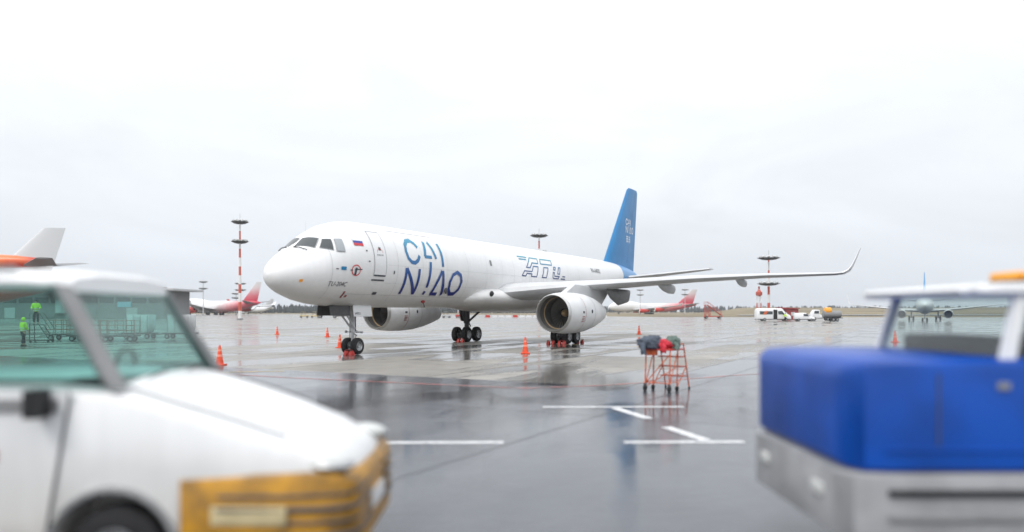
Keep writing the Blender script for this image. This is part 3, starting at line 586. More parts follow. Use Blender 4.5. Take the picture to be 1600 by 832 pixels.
# cockpit panes, each bent to the nose
def skin_th(s, th, off, side):
    zt, zb, hw = catmull(TU, s); zc, hh = (zt + zb) / 2, (zt - zb) / 2; t = R(th)
    n = Vector((-.25, math.sin(t) / hw, math.cos(t) / hh)).normalized() * off
    return Vector((s + n.x, side * (hw * math.sin(t) + n.y), zc + hh * math.cos(t) + n.z))
def pane(name, q, m, off, grow=0, n=6, parent=None, side=-1):
    cx = sum(p[0] for p in q) / 4; ct = sum(p[1] for p in q) / 4
    q = [(cx + (p[0] - cx) * (1 + grow), ct + (p[1] - ct) * (1 + grow)) for p in q]; vs = []
    for i in range(n + 1):
        for j in range(n + 1):
            a, b = i / n, j / n
            vs.append(skin_th(*[(q[0][k] * (1 - a) + q[1][k] * a) * (1 - b) + (q[3][k] * (1 - a) + q[2][k] * a) * b for k in (0, 1)], off, side))
    return MB().add(vs, [(i * (n + 1) + j, (i + 1) * (n + 1) + j, (i + 1) * (n + 1) + j + 1, i * (n + 1) + j + 1) for i in range(n) for j in range(n)]).build(name, m, parent)
for sd in (-1, 1):
    for q, m_ in (([(-3.61, 3.6), (-3.34, 29.5), (-3.77, 41.3), (-4.23, 6)], 'window_dark'), ([(-3.25, 35.3), (-2.94, 43.7), (-3.09, 61.9), (-3.6, 47.1)], 'window_dark'), ([(-2.79, 45.6), (-2.44, 50.8), (-2.51, 70.2), (-2.94, 66)], 'window_grey')):
        f = pane('cockpit_window', q, m_, .03, 0, parent=tu, side=sd); pane('window_frame', q, 'seam', .018, .09, parent=f, side=sd)
    MB().tube([skin_th(-4.28, 9, .05, sd), skin_th(-4.25, 22, .09, sd), skin_th(-4.1, 38, .07, sd)], .022).build('wiper', 'black', tu)
# ------------------------------------------------------------------ the other aircraft
JB = [(0, 5.6, 5.4, .1), (.5, 6.5, 4.6, .9), (2, 7.9, 3.6, 1.8), (4.5, 9.4, 2.75, 2.7), (8, 10.1, 2.2, 3.15), (12, 10.15, 2.05, 3.25), (19, 9.8, 2.0, 3.25), (23, 9.0, 2.0, 3.25), (26, 8.6, 2.0, 3.25), (46, 8.6, 2.0, 3.25), (54, 8.6, 3.1, 3.0), (62, 8.5, 5.0, 2.1), (67, 8.1, 6.3, 1.0), (69.5, 7.7, 7.0, .3)]
D_JB = dict(st=JB, n=28, step=2.0, gear_top=3.5,
    wing=[(2, 18, 3.4, 16, .12), (11.7, 27, 4.3, 10.5, .11), (22, 36.2, 5.3, 6.6, .1), (31, 44.5, 6.3, 4.2, .09)], winglet=[(31, 44.5, 6.3, 4.0, .09), (31.6, 46, 6.9, 3.0, .08, 50), (32.2, 48, 8.5, 1.4, .08, 70)],
    stab=[(1, 57.5, 6.9, 9, .1), (11, 66.2, 8.4, 2.8, .09)], fin=[(7.6, 53.6, 0, 13, .1), (9.2, 55.6, 0, 11.6, .1), (19.4, 66.0, 0, 4.3, .09)],
    eng=[(21.5, 11.7, 2.6, 7.5, 1.45, (27.5, 4.2), (34, 4.2)), (31, 20.8, 3.4, 7.5, 1.45, (36.5, 5.1), (41, 5.1))],
    gear=[(8, 0, .62, 1), (31, 5.4, .62, 2), (34, 2, .62, 2)])
red = dict(body='jumbo_body', wing='light_grey', winglet='paint_white2', stab='mid_grey', cowl='red', fin='jumbo_fin')
def heading(ang): return R(ang)
def place(px_x, d): return ((px_x - 800) / 1206 * d, d)
# the nose points left in both; local +X runs aft
j1 = airliner('jumbo_jet', 'white and red jumbo jet parked behind the striped mast at the left', (-208, 485, 0), R(-28.8), dict(D_JB, mats=red))
j2 = airliner('jumbo_jet', 'white jumbo jet with red tail and red engines behind the right engine', (75, 600, 0), R(4), dict(D_JB, mats=red))
D_TJ = dict(D_JB, eng=D_JB['eng'][:1], stab=[(1, 62.5, 11.6, 6.5, .1), (9, 68.5, 12.6, 3.0, .09)], mats=dict(red, body='flame_body', fin='flame_fin', cowl='paint_white2'))
j3 = airliner('freighter_jet', 'freighter jet with orange flame tail engine and pale fin above the van roof', (-162, 150, 0), R(8), D_TJ, 1.0)
MB().lathe([(52, 1.0), (52.3, 1.3), (54, 1.5), (58, 1.5), (61, 1.35), (64.5, 1.0), (66.3, .7), (66.3, .5)], (0, 0, 12.3), 'X', 28).build('tail_engine', 'flame_body', j3); MB().lathe([(52.1, 1.05), (53, .9), (53, .02)], (0, 0, 12.3), 'X', 24).build('intake_duct', 'duct', j3)
NB = [(0, 3.6, 3.5, .08), (.4, 4.2, 2.9, .6), (1.6, 4.9, 2.2, 1.3), (3.2, 5.5, 1.7, 1.7), (5.5, 5.75, 1.55, 1.88), (26, 5.75, 1.55, 1.88), (31, 5.75, 2.4, 1.6), (36, 5.5, 4.0, .8), (39, 5.2, 4.7, .25)]
D_NB = dict(st=NB, n=28, step=1.5, gear_top=2.2, wing=[(1, 12.5, 2.3, 7.5, .12), (5.5, 16, 2.6, 5, .11), (16.8, 22.2, 3.9, 1.7, .1)], winglet=[(16.8, 22.2, 3.9, 1.7, .1), (17.3, 22.8, 4.2, 1.4, .09, 50), (17.9, 24.4, 6.5, .7, .08, 75)],
    stab=[(.6, 33, 4.9, 4, .1), (7, 36.8, 5.6, 1.5, .09)], fin=[(5.2, 29, 0, 8, .1), (12.5, 36.5, 0, 2.4, .09)], eng=[(12, 4.9, 1.55, 4.6, .98, (15, 2.6), (19, 2.7))], gear=[(4, 0, .35, 1), (19, 2.9, .5, 1)],
    mats=dict(body='paint_white', wing='light_grey', winglet='paint_white2', stab='light_grey', cowl='paint_white2', fin='blue_light'))
airliner('narrowbody_jet', 'white twin jet seen nose-on through the tow tractor cab windows', (92, 172, 0), R(62), D_NB)
airliner('narrowbody_jet', 'small far white jet with red tail left of the nose of the cargo jet', (-205, 640, 0), R(160), dict(D_NB, mats=dict(D_NB['mats'], fin='red')))
airliner('narrowbody_jet', 'far white jet with pale grey fin near the striped mast', (-232, 620, 0), R(20), dict(D_NB, mats=dict(D_NB['mats'], fin='light_grey', body='paint_white2')))

# ------------------------------------------------------------------ cones and chocks
def cone(loc, label, h=.8):
    k = h / .8
    t = empty('traffic_cone', loc, 0, label, 'cone', 'orange cones around the aircraft')
    MB().box((0, 0, .025 * k), (.44 * k, .44 * k, .05 * k)).build('base', 'cone_orange', t, bevel=.012)
    c = MB().lathe([(.05 * k, .15 * k), (.3 * k, .112 * k), (.78 * k, .04 * k), (.8 * k, .03 * k), (.8 * k, .005)], (0, 0, 0), 'Z', 20).build('cone_body', 'cone_orange', t)
    for z0, z1 in ((.34, .43), (.56, .63)):
        f = lambda z: (.112 + (.04 - .112) * (z - .3) / .48) * k + .003
        MB().lathe([(z0 * k, f(z0)), (z1 * k, f(z1))], (0, 0, 0), 'Z', 20).build('band', 'cone_pale' if 'cone_pale' in M else 'cone_white', c)
mat('cone_pale', (.85, .3, .22), .5)
cone((.68, 39.3, 0), 'orange cone standing between the two main wheel bogies, nearest to the right engine', .85)
cone((-10.15, 45.5, 0), 'orange cone just left of the nose wheels')
cone((-15.5, 64.8, 0), 'farther orange cone left of the nose wheels')
cone((11.85, 72, 0), 'orange cone behind the wheeled ladder, right of the right engine', .84)
cone((-11.7, 30.9, 0), 'lone orange cone beside the white van bonnet', .8)
cone((-21.9, 72, 0), 'small distant orange cone far left of the nose', .75)
cone((26.8, 54, 0), 'orange cone seen under the tow tractor cab window', .8)
def chock(loc, rz, label):
    t = empty('wheel_chock', loc, rz, label, 'chock', 'red wheel chocks')
    for s in (-.17, .17): MB().prism([(-.16, 0), (.16, 0), (.05, .2), (-.05, .2)], s - .09, s + .09).build('wedge', 'red', t, bevel=.006)
    MB().tube([(-.02, -.3, .21), (0, -.15, .26), (0, .15, .26), (.02, .3, .21)], .02).build('rope', 'red_dark', t)
def ac(x, y): a = Vector((-7.99, 38.7, 0)) + U * x - V * y; return (a.x, a.y, 0)
chock(ac(-.62, -.3), ROT, 'red chock wedged in front of the nose wheels')
chock(ac(15.55, 3.5), ROT, 'red chock in front of the far main bogie'); chock(ac(15.55, -4.3), ROT, 'red chock before the near main bogie, left'); chock(ac(15.55, -3.5), ROT, 'red chock before the near main bogie, inner'); chock(ac(18.45, -4.3), ROT, 'red chock behind the near main bogie')

# ------------------------------------------------------------------ wheeled ladder with jackets on it
ld = empty('wheeled_ladder', (4.23, 21.22, 0), R(52), 'orange wheeled step ladder with jackets piled on top', 'ladder')
r = .019
for y in (-.36, .36):
    MB().tube([(-.52, y, .1), (-.49, y, .6), (-.46, y, 1.12)], r).build('leg', 'orange', ld)
    MB().tube([(.64 + .06, y, .03), (.38, y, 1.12), (.33, y, 1.26), (.02, y, 1.26), (.0, y, 1.14)], r).build('handrail', 'orange', ld)
    MB().tube([(.0, y, 1.14), (-.06, y, .06)], r).build('leg', 'orange', ld)
    MB().tube([(-.5, y, .18), (.0, y, 1.08)], .014).build('brace', 'orange', ld); MB().tube([(-.06, y, .1), (.5, y, .62)], .014).build('brace', 'orange', ld)
    wl = MB().cyl((-.52, y - .03, .075), (-.52, y + .03, .075), .075, n=16).build('caster', 'rubber', ld); MB().box((-.52, y, .15), (.03, .08, .1)).build('caster_fork', 'dark_grey', wl)
    wl = MB().cyl((-.06, y - .03, .06), (-.06, y + .03, .06), .06, n=16).build('caster', 'rubber', ld)
    MB().cyl((.7, y, 0), (.7, y, .05), .028).build('foot', 'rubber', ld)
for z in (.36, .63, .9):
    x = .7 - (z - .03) * .29; MB().box((x - .12, 0, z), (.3, .7, .03)).build('step', 'door_red', ld, bevel=.006)
MB().tube([(-.5, -.36, .22), (-.5, .36, .22)], .014).build('brace', 'orange', ld); MB().tube([(-.5, -.36, .24), (-.05, -.36, .24)], .014).build('brace', 'orange', ld); MB().tube([(-.5, .36, .24), (-.05, .36, .24)], .014).build('brace', 'orange', ld)
MB().box((-.06, 0, 1.115), (.86, .78, .04)).build('platform', 'red', ld, bevel=.008); MB().box((-.44, .2, 1.03), (.1, .3, .14)).build('toe_board', 'orange', ld); MB().tube([(-.51, .36, .2), (-.475, -.36, 1.0)], .014).build('brace', 'orange', ld); MB().tube([(-.51, .3, .14), (-.1, -.34, .62)], .012).build('brace', 'orange', ld)
def heap(name, label, c, rad, m, seed, quilt=0):
    rn = random.Random(seed); bm = bmesh.new(); bmesh.ops.create_icosphere(bm, subdivisions=4, radius=1)
    ph = [(rn.uniform(2, 7), rn.uniform(0, 6), Vector((rn.uniform(-1, 1), rn.uniform(-1, 1), rn.uniform(-1, 1))).normalized()) for _ in range(14)]
    for v in bm.verts:
        p = v.co.copy(); k = 1 + sum(.13 / (f ** .35) * (1 - abs(math.sin(p.dot(d) * f + o))) ** 1.5 for f, o, d in ph) - .32
        k += quilt * abs(math.sin(9 * math.atan2(p.z + .6, p.x)))
        v.co = Vector((p.x * rad[0], p.y * rad[1], max(p.z, -.5) * rad[2])) * k
    me = bpy.data.meshes.new(name); bm.to_mesh(me); bm.free(); me.polygons.foreach_set('use_smooth', [True] * len(me.polygons)); me.materials.append(M[m])
    o = bpy.data.objects.new(name, me); C.objects.link(o); o.location = c; return tag(o, label, 'jacket')
bx, by = 4.13, 21.2
heap('jacket', 'crumpled slate blue jacket at the left of the pile on the ladder', (bx - .34, by - .02, 1.26), (.31, .36, .22), 'cloth_slate', 3, .12)
heap('jacket', 'crumpled red jacket in the middle of the pile on the ladder', (bx + .02, by - .05, 1.23), (.26, .34, .17), 'cloth_red', 8)
heap('jacket', 'crumpled grey-green jacket at the right of the pile on the ladder', (bx + .26, by, 1.26), (.22, .32, .22), 'cloth_green', 5)

def sleeve(owner, pts, r, m):
    pts = [Vector(p) - owner.location for p in pts]; rn = random.Random(2); mb = MB(); rings = []
    for i, p in enumerate(pts):
        rings.append([p + Vector((math.cos(a * .6283) * r * rn.uniform(.8, 1.2), math.sin(a * .6283) * r * rn.uniform(.8, 1.2), math.sin(a * 1.2566) * .02)) for a in range(10)])
    mb.loft(rings).build('sleeve', m, owner)
jk = [o for o in C.objects if o.name.startswith('jacket') and not o.parent]
sleeve(jk[0], [(bx - .56, by - .28, 1.3), (bx - .6, by - .38, 1.2), (bx - .6, by - .42, 1.08), (bx - .58, by - .42, 1.0)], .07, 'cloth_slate')
sleeve(jk[1], [(bx - .02, by - .3, 1.28), (bx - .03, by - .42, 1.2), (bx - .05, by - .44, 1.1), (bx - .04, by - .44, 1.04)], .06, 'cloth_red')
sleeve(jk[2], [(bx + .3, by - .25, 1.32), (bx + .33, by - .4, 1.22), (bx + .3, by - .43, 1.12)], .065, 'cloth_green')
# ------------------------------------------------------------------ masts
def mast(loc, H, cr, label, name='light_mast', low=.8, r0=.42, m='mast_bands', crowns=True):
    t = empty(name, loc, 0, label, 'mast', 'floodlight masts on the apron')
    MB().lathe([(0, r0), (.4, r0), (H * .5, r0 * .75), (H, r0 * .45)], (0, 0, 0), 'Z', 14, True).build('pole', m, t)
    MB().cyl((0, 0, 0), (0, 0, .35), r0 * 1.9, n=16).build('base', 'mid_grey', t)
    MB().cyl((0, 0, H), (0, 0, H + 2.2), .05).build('lightning_rod', 'steel', t)
    for z, n in ((H, 10), (H * low, 8)):
        c = MB().lathe([(z - .55, cr * .28), (z - .4, cr * .62), (z - .05, cr * .92), (z + .06, cr), (z + .02, cr * .8), (z - .1, cr * .3), (z - .55, cr * .28)], (0, 0, 0), 'Z', 20).build('crown', 'dark_grey', t)
        for k in range(n):
            a = 2 * math.pi * k / n; rot = Matrix.Rotation(a, 3, 'Z') @ Matrix.Rotation(R(28), 3, 'Y')
            MB().box((cr * .72 * math.cos(a), cr * .72 * math.sin(a), z + .3), (.55, .7, .5), rot).build('floodlight', 'lamp', c)
mast((-70.5, 200, 0), 25.3, 2.25, 'tall red and white striped floodlight mast left of the cargo jet nose')
mast((8.0, 228, 0), 24.5, 2.75, 'floodlight mast rising from behind the middle of the cargo jet')
mast((72.5, 218, 0), 17.2, 3.2, 'floodlight mast behind the white minibus crossing the wing', low=.58)
mast((-176, 440, 0), 19, 2.6, 'slim grey floodlight mast above the nose of the left jumbo', r0=.3, m='light_grey')
mast((-168, 470, 0), 13, 3.0, 'short grey floodlight mast between van roof and left jumbo nose', r0=.3, m='light_grey')
mast((-145, 412, 0), 17, 3.2, 'thin grey mast close left of the big striped mast', r0=.25, m='light_grey')
mast((98, 590, 0), 18.5, 3.0, 'distant mast standing in front of the right jumbo fuselage', r0=.3, m='light_grey')
mast((130, 580, 0), 18.5, 3.0, 'distant mast before the red tail of the right jumbo', r0=.3, m='light_grey')
tw = empty('approach_tower', (68.8, 215, 0), 0, 'small red and white lattice tower left of the mast behind the minibus', 'tower')
for dx in (-.6, .6):
    for dy in (-.6, .6): MB().cyl((dx, dy, 0), (dx * .7, dy * .7, 7.0), .1, n=8).build('leg', 'mast_bands', tw)
for z in (1.5, 3, 4.5, 6): MB().box((0, 0, z), (1.2, 1.2, .1)).build('tie', 'paint_white2', tw)
MB().lathe([(6.3, .3), (6.7, .85), (7.5, .9), (7.8, .5), (8.3, .3)], (0, 0, 0), 'Z', 16, True).build('cabin', 'door_red', tw); MB().cyl((0, 0, 8.4), (0, 0, 9.1), .25).build('lamp', 'red_dark', tw)

# ------------------------------------------------------------------ far vehicles and equipment
def tyre(parent, x, y, r, w=.24):
    o = MB().lathe([(-w / 2, .02), (-w / 2, r * .9), (-w * .3, r), (w * .3, r), (w / 2, r * .9), (w / 2, .02)], (x, y, r), 'Y', 20).build('wheel', 'rubber', parent)
    MB().cyl((x, y - w / 2 - .012, r), (x, y + w / 2 + .012, r), r * .55, n=14).build('rim', 'steel', o)
def body_loft(prof, halfw, inset=.12):               # prof: list of (x, z_low, z_high); tumblehome cross-section
    rg = []
    for x, a, b in prof:
        h = b - a; rg.append([(x, s * halfw * k, a + h * f) for s, seq in ((1, ((.92, 0), (1, .12), (1, .5), (.97, .62), (1 - inset, .94), (.6, 1))), (-1, ((.6, 1), (1 - inset, .94), (.97, .62), (1, .5), (1, .12), (.92, 0)))) for k, f in seq])
    return MB().loft(rg)
def minibus(loc, rz, label, cat, prof, hw, wheels, panes, door=None, r=.36, logo=None):
    t = empty(cat, loc, rz, label, 'van' if cat == 'van' else 'minibus')
    body_loft(prof, hw).build('body', 'paint_white', t, bevel=.03)
    for x in wheels:
        for s in (-1, 1): tyre(t, x, s * (hw - .1), r)
    for q in panes: MB().slab(q, .02).build('window', 'window_dark', t)
    L0, L1 = prof[0][0], prof[-1][0]
    MB().box(((L0 + L1) / 2, 0, .42), (abs(L1 - L0) * .97, hw * 2.02, .16)).build('sill', 'dark_grey', t); MB().box((L1 - .02, 0, .55), (.14, hw * 1.9, .26)).build('bumper', 'dark_grey', t, bevel=.03)
    for s in (-1, 1): MB().box((L1 - .08, s * hw * .72, .92), (.12, .3, .2)).build('headlight', 'lamp', t, bevel=.03); MB().box((L1 - 1.75, s * (hw + .16), 1.55), (.12, .24, .32)).build('mirror', 'black', t, bevel=.03)
    if door: MB().box(door[0], door[1]).build('door', 'black', t)
    if logo: MB().slab(logo, .006).build('door_logo', 'orange', t)
    return t
# the minibus: nose to the right (+X)
yb = -1.03
minibus((58.0, 172, 0), R(0), 'white minibus with dark windows and open side door below the wing', 'minibus', [(-3.7, .45, 2.3), (-3.6, .4, 2.72), (-3.2, .35, 2.85), (1.6, .35, 2.85), (2.0, .35, 2.75), (2.9, .36, 1.75), (3.6, .38, 1.4), (3.85, .4, 1.1)], 1.0, (-2.0, 2.75),
    [[(-3.1, yb, 1.5), (-.25, yb, 1.5), (-.25, yb + .08, 2.2), (-3.1, yb + .08, 2.2)], [(1.0, yb, 1.5), (2.45, yb, 1.5), (1.85, yb + .1, 2.25), (1.0, yb + .1, 2.25)], [(2.12, -.8, 2.62), (2.92, -.85, 1.83), (2.92, .85, 1.83), (2.12, .8, 2.62)]], ((.35, -1.0, 1.5), (.85, .1, 2.1)), logo=[(-2.4, yb - .03, 1.45), (-1.7, yb - .03, 1.45), (-1.2, yb + .05, 2.25), (-1.9, yb + .05, 2.25)])
yv = -.87
minibus((64.3, 170, 0), R(-3), 'small white panel van right of the white minibus', 'van', [(-2.05, .45, 1.5), (-1.95, .35, 1.8), (.0, .33, 1.84), (.35, .33, 1.75), (1.15, .35, 1.1), (1.95, .37, .95), (2.15, .4, .75)], .84, (-1.35, 1.35),
    [[(-.35, yv, 1.12), (.85, yv, 1.1), (.3, yv + .1, 1.6), (-.35, yv + .1, 1.62)], [(.45, -.66, 1.68), (1.12, -.7, 1.18), (1.12, .7, 1.18), (.45, .66, 1.68)]], r=.31)
tk = empty('utility_truck', (71.4, 180, 0), R(175), 'white cab truck behind the small white panel van', 'truck')
body_loft([(-3.0, .6, 1.0), (-2.9, .5, 1.5), (-.2, .5, 1.5), (-.1, .5, 2.5), (1.2, .5, 2.55), (1.6, .5, 1.9), (1.9, .5, 1.1)], 1.0).build('body', 'paint_white2', tk, bevel=.03)
MB().slab([(.1, -1.03, 1.65), (1.2, -1.03, 1.65), (1.05, -.96, 2.3), (.1, -.96, 2.3)], .03).build('window', 'window_dark', tk); MB().slab([(.1, 1.03, 1.65), (1.2, 1.03, 1.65), (1.05, .96, 2.3), (.1, .96, 2.3)], .03).build('window', 'window_dark', tk)
MB().box((-1.6, 0, 1.75), (2.5, 1.9, .5)).build('load_bed', 'cream', tk)
for x in (-2.0, 1.1):
    for s in (-1, 1): tyre(tk, x, s * .9, .42)
tr = empty('tank_trailer', (69.6, 168, 0), 0, 'grey tank trailer with orange hood at the right of the parked vans', 'trailer')
MB().lathe([(-2.0, .5), (-1.9, .75), (1.9, .75), (2.0, .5)], (0, 0, 1.55), 'X', 24, True).build('tank', 'mid_grey', tr); MB().box((0, 0, .72), (4.3, 1.5, .16)).build('chassis', 'dark_grey', tr)
MB().lathe([(-.75, .35), (-.55, .75), (.55, .75), (.75, .35)], (-.9, 0, 2.3), 'X', 18, True).build('hood', 'amber', tr); MB().tube([(-2.1, 0, .7), (-3.1, 0, .6)], .06).build('drawbar', 'dark_grey', tr)
for s in (-1, 1): tyre(tr, .9, s * .75, .4); tyre(tr, .05, s * .75, .4)
sh = empty('shed', (73.2, 205, 0), 0, 'low dark red shed between minibus and panel van', 'shed')
MB().box((0, 0, 1.4), (4.6, 3, 2.8)).build('wall', 'brick_red', sh); MB().prism([(-2.6, 2.8), (2.6, 2.8), (2.6, 3.0), (-2.6, 3.25)], -1.8, 1.8).build('roof', 'red_dark', sh)
for x in (-1.2, .9): MB().box((x, -1.52, 1.5), (1.0, .08, .9)).build('window', 'lamp', sh)
sa = empty('boarding_stairs', (60.0, 232, 0), R(0), 'red mobile boarding stairs standing on the apron below the wing', 'stairs')
for s in (-.7, .7):
    MB().tube([(-2.2, s, 4.0), (-1.2, s, 4.0), (3.0, s, .9)], .1).build('stringer', 'door_red', sa); MB().tube([(-2.2, s, 5.0), (-1.2, s, 5.0), (3.0, s, 1.9)], .05).build('handrail', 'door_red', sa)
    for x, z in ((-2.1, 4.9), (-1.2, 4.9), (.9, 3.4), (2.9, 1.9)): MB().cyl((x, s, z - 1), (x, s, z), .05, n=6).build('post', 'door_red', sa)
    for x in (-2.0, -.6): MB().cyl((x, s, .4), (x, s, 3.9), .09, n=8).build('leg', 'door_red', sa)
    MB().tube([(-2, s, .6), (-.6, s, 3.4)], .06).build('brace', 'door_red', sa); MB().tube([(-2, s, 3.4), (-.6, s, .6)], .06).build('brace', 'door_red', sa)
for k in range(15): MB().box((-1.1 + .285 * k, 0, 3.95 - .21 * k), (.3, 1.4, .04)).build('step', 'red_dark', sa)
MB().box((.4, 0, .62), (5.4, 1.7, .3)).build('chassis', 'door_red', sa)
for x in (-1.7, 2.3):
    for s in (-1, 1): tyre(sa, x, s * .8, .4)
def tugcart(loc, rz, label, m, cat='tug'):
    t = empty('baggage_tug', loc, rz, label, cat, 'small ground vehicles far across the apron')
    MB().prism([(-1.5, .35), (1.5, .35), (1.5, .95), (.5, 1.1), (.3, 1.0), (-1.5, 1.0)], -.75, .75).build('body', m, t, bevel=.04); MB().prism([(-.9, 1.95), (.35, 1.95), (.4, 2.05), (-.95, 2.05)], -.7, .7).build('roof', m, t)
    for x, s in ((-.85, -.65), (-.85, .65), (.35, -.65), (.35, .65)): MB().cyl((x, s, 1.0), (x, s, 1.96), .04, n=6).build('post', 'dark_grey', t)
    for x in (-1, 1):
        for s in (-1, 1): tyre(t, x, s * .65, .33)
tugcart((-70.5, 262, 0), R(10), 'cream baggage tug far left of the nose wheels', 'cream'); tugcart((-66.8, 262, 0), R(10), 'cream baggage tug coupled right behind another, left of the nose wheels', 'cream'); 
fb = empty('flatbed_loader', (-60.8, 255, 0), R(5), 'cream flatbed loader right of the cream tugs, left of the nose wheels', 'loader')
MB().prism([(-3.4, .9), (3.4, .9), (3.4, 1.15), (-1, 1.35), (-3.4, 1.35)], -1.1, 1.1).build('deck', 'cream', fb, bevel=.03); MB().box((2.6, 0, 1.5), (1.2, 1.8, .7)).build('cab', 'cream', fb)
for x in (-2.4, 2.2):
    for s in (-1, 1): tyre(fb, x, s * .9, .5)
# barriers and carts beyond the fuselage
bar = MB().prism([(-.95, 0), (.95, 0), (.95, .12), (.8, .85), (-.8, .85), (-.95, .12)], -.2, .2)
def barrier(x, y, m, label, group):
    t = bar.build('barrier', m); t.location = (x, y, -.03); tag(t, label, 'barrier', group)
for k in range(18):
    x = -9 + 2.55 * k
    barrier(x, 285 + .12 * k, 'paint_white2' if k % 4 else 'red', 'white plastic barrier in the far row behind the landing gear' if k % 4 else 'red plastic barrier in the far row behind the landing gear', 'white far barriers' if k % 4 else 'red far barriers')
for k, (x, m_) in enumerate(((-27, 'paint_white2'), (-22.5, 'light_grey'), (-18, 'red'), (-31, 'cream'))):
    tugcart((x, 262 + 3 * k, 0), R(20 * k), ('white', 'grey', 'red', 'yellow cream')[k] + ' baggage tug far behind the fuselage belly', m_)
pl = empty('marker_post', (-16.4, 250, 0), 0, 'stout red and white post far behind the belly of the cargo jet', 'post')
MB().cyl((0, 0, 0), (0, 0, 1.5), .38).build('shaft', 'red', pl); MB().cyl((0, 0, 1.5), (0, 0, 1.9), .4).build('cap', 'paint_white2', pl); MB().cyl((0, 0, 0), (0, 0, .2), .7).build('base', 'red_dark', pl)

# ------------------------------------------------------------------ left: terminal, workers, carts
tb = empty('terminal_building', (-151, 236, 0), R(-3), 'long grey terminal building with a pale sign behind the van windows', 'building')
MB().box((0, 8, 4.2), (92, 16, 8.4)).build('wall', 'wall_grey', tb); MB().box((1, 7, 8.75), (98, 20, .7)).build('roof', 'light_grey', tb, bevel=.08); MB().box((10, 7, 9.5), (60, 12, .8)).build('roof_plant', 'mid_grey', tb)
for k in range(18): MB().box((-43.5 + 5.1 * k, -.04, 5.6), (4.3, .12, 1.7)).build('window', 'window_dark', tb)
for k in range(14): MB().box((-41 + 6.4 * k, -.05, 1.7), (3.4, .14, 3.2)).build('bay_door', 'mid_grey' if k % 3 else 'light_grey', tb)
MB().box((33.5, -.16, 4.3), (4.2, .2, 1.6)).build('sign', 'sign_blue', tb); MB().box((14.0, -.5, 3.9), (3.2, 1.0, 4.5)).build('porch', 'light_grey', tb)
def skinmesh(name, verts, edges, rad, m, parent, sub=2, root=0):
    me = bpy.data.meshes.new(name); me.from_pydata(verts, edges, []); o = bpy.data.objects.new(name, me); C.objects.link(o)
    o.modifiers.new('s', 'SKIN'); md = o.modifiers.new('u', 'SUBSURF'); md.levels = sub
    sv = me.skin_vertices[0].data
    for i, q in enumerate(rad): sv[i].radius = (q, q) if not hasattr(q, '__len__') else q; sv[i].use_root = (i == root)
    bpy.context.view_layer.update(); e = bpy.data.meshes.new_from_object(o.evaluated_get(bpy.context.evaluated_depsgraph_get()))
    bpy.data.objects.remove(o); e.materials.clear(); e.materials.append(M[m]); e.polygons.foreach_set('use_smooth', [True] * len(e.polygons))
    r_ = bpy.data.objects.new(name, e); C.objects.link(r_); r_.parent = parent; return r_
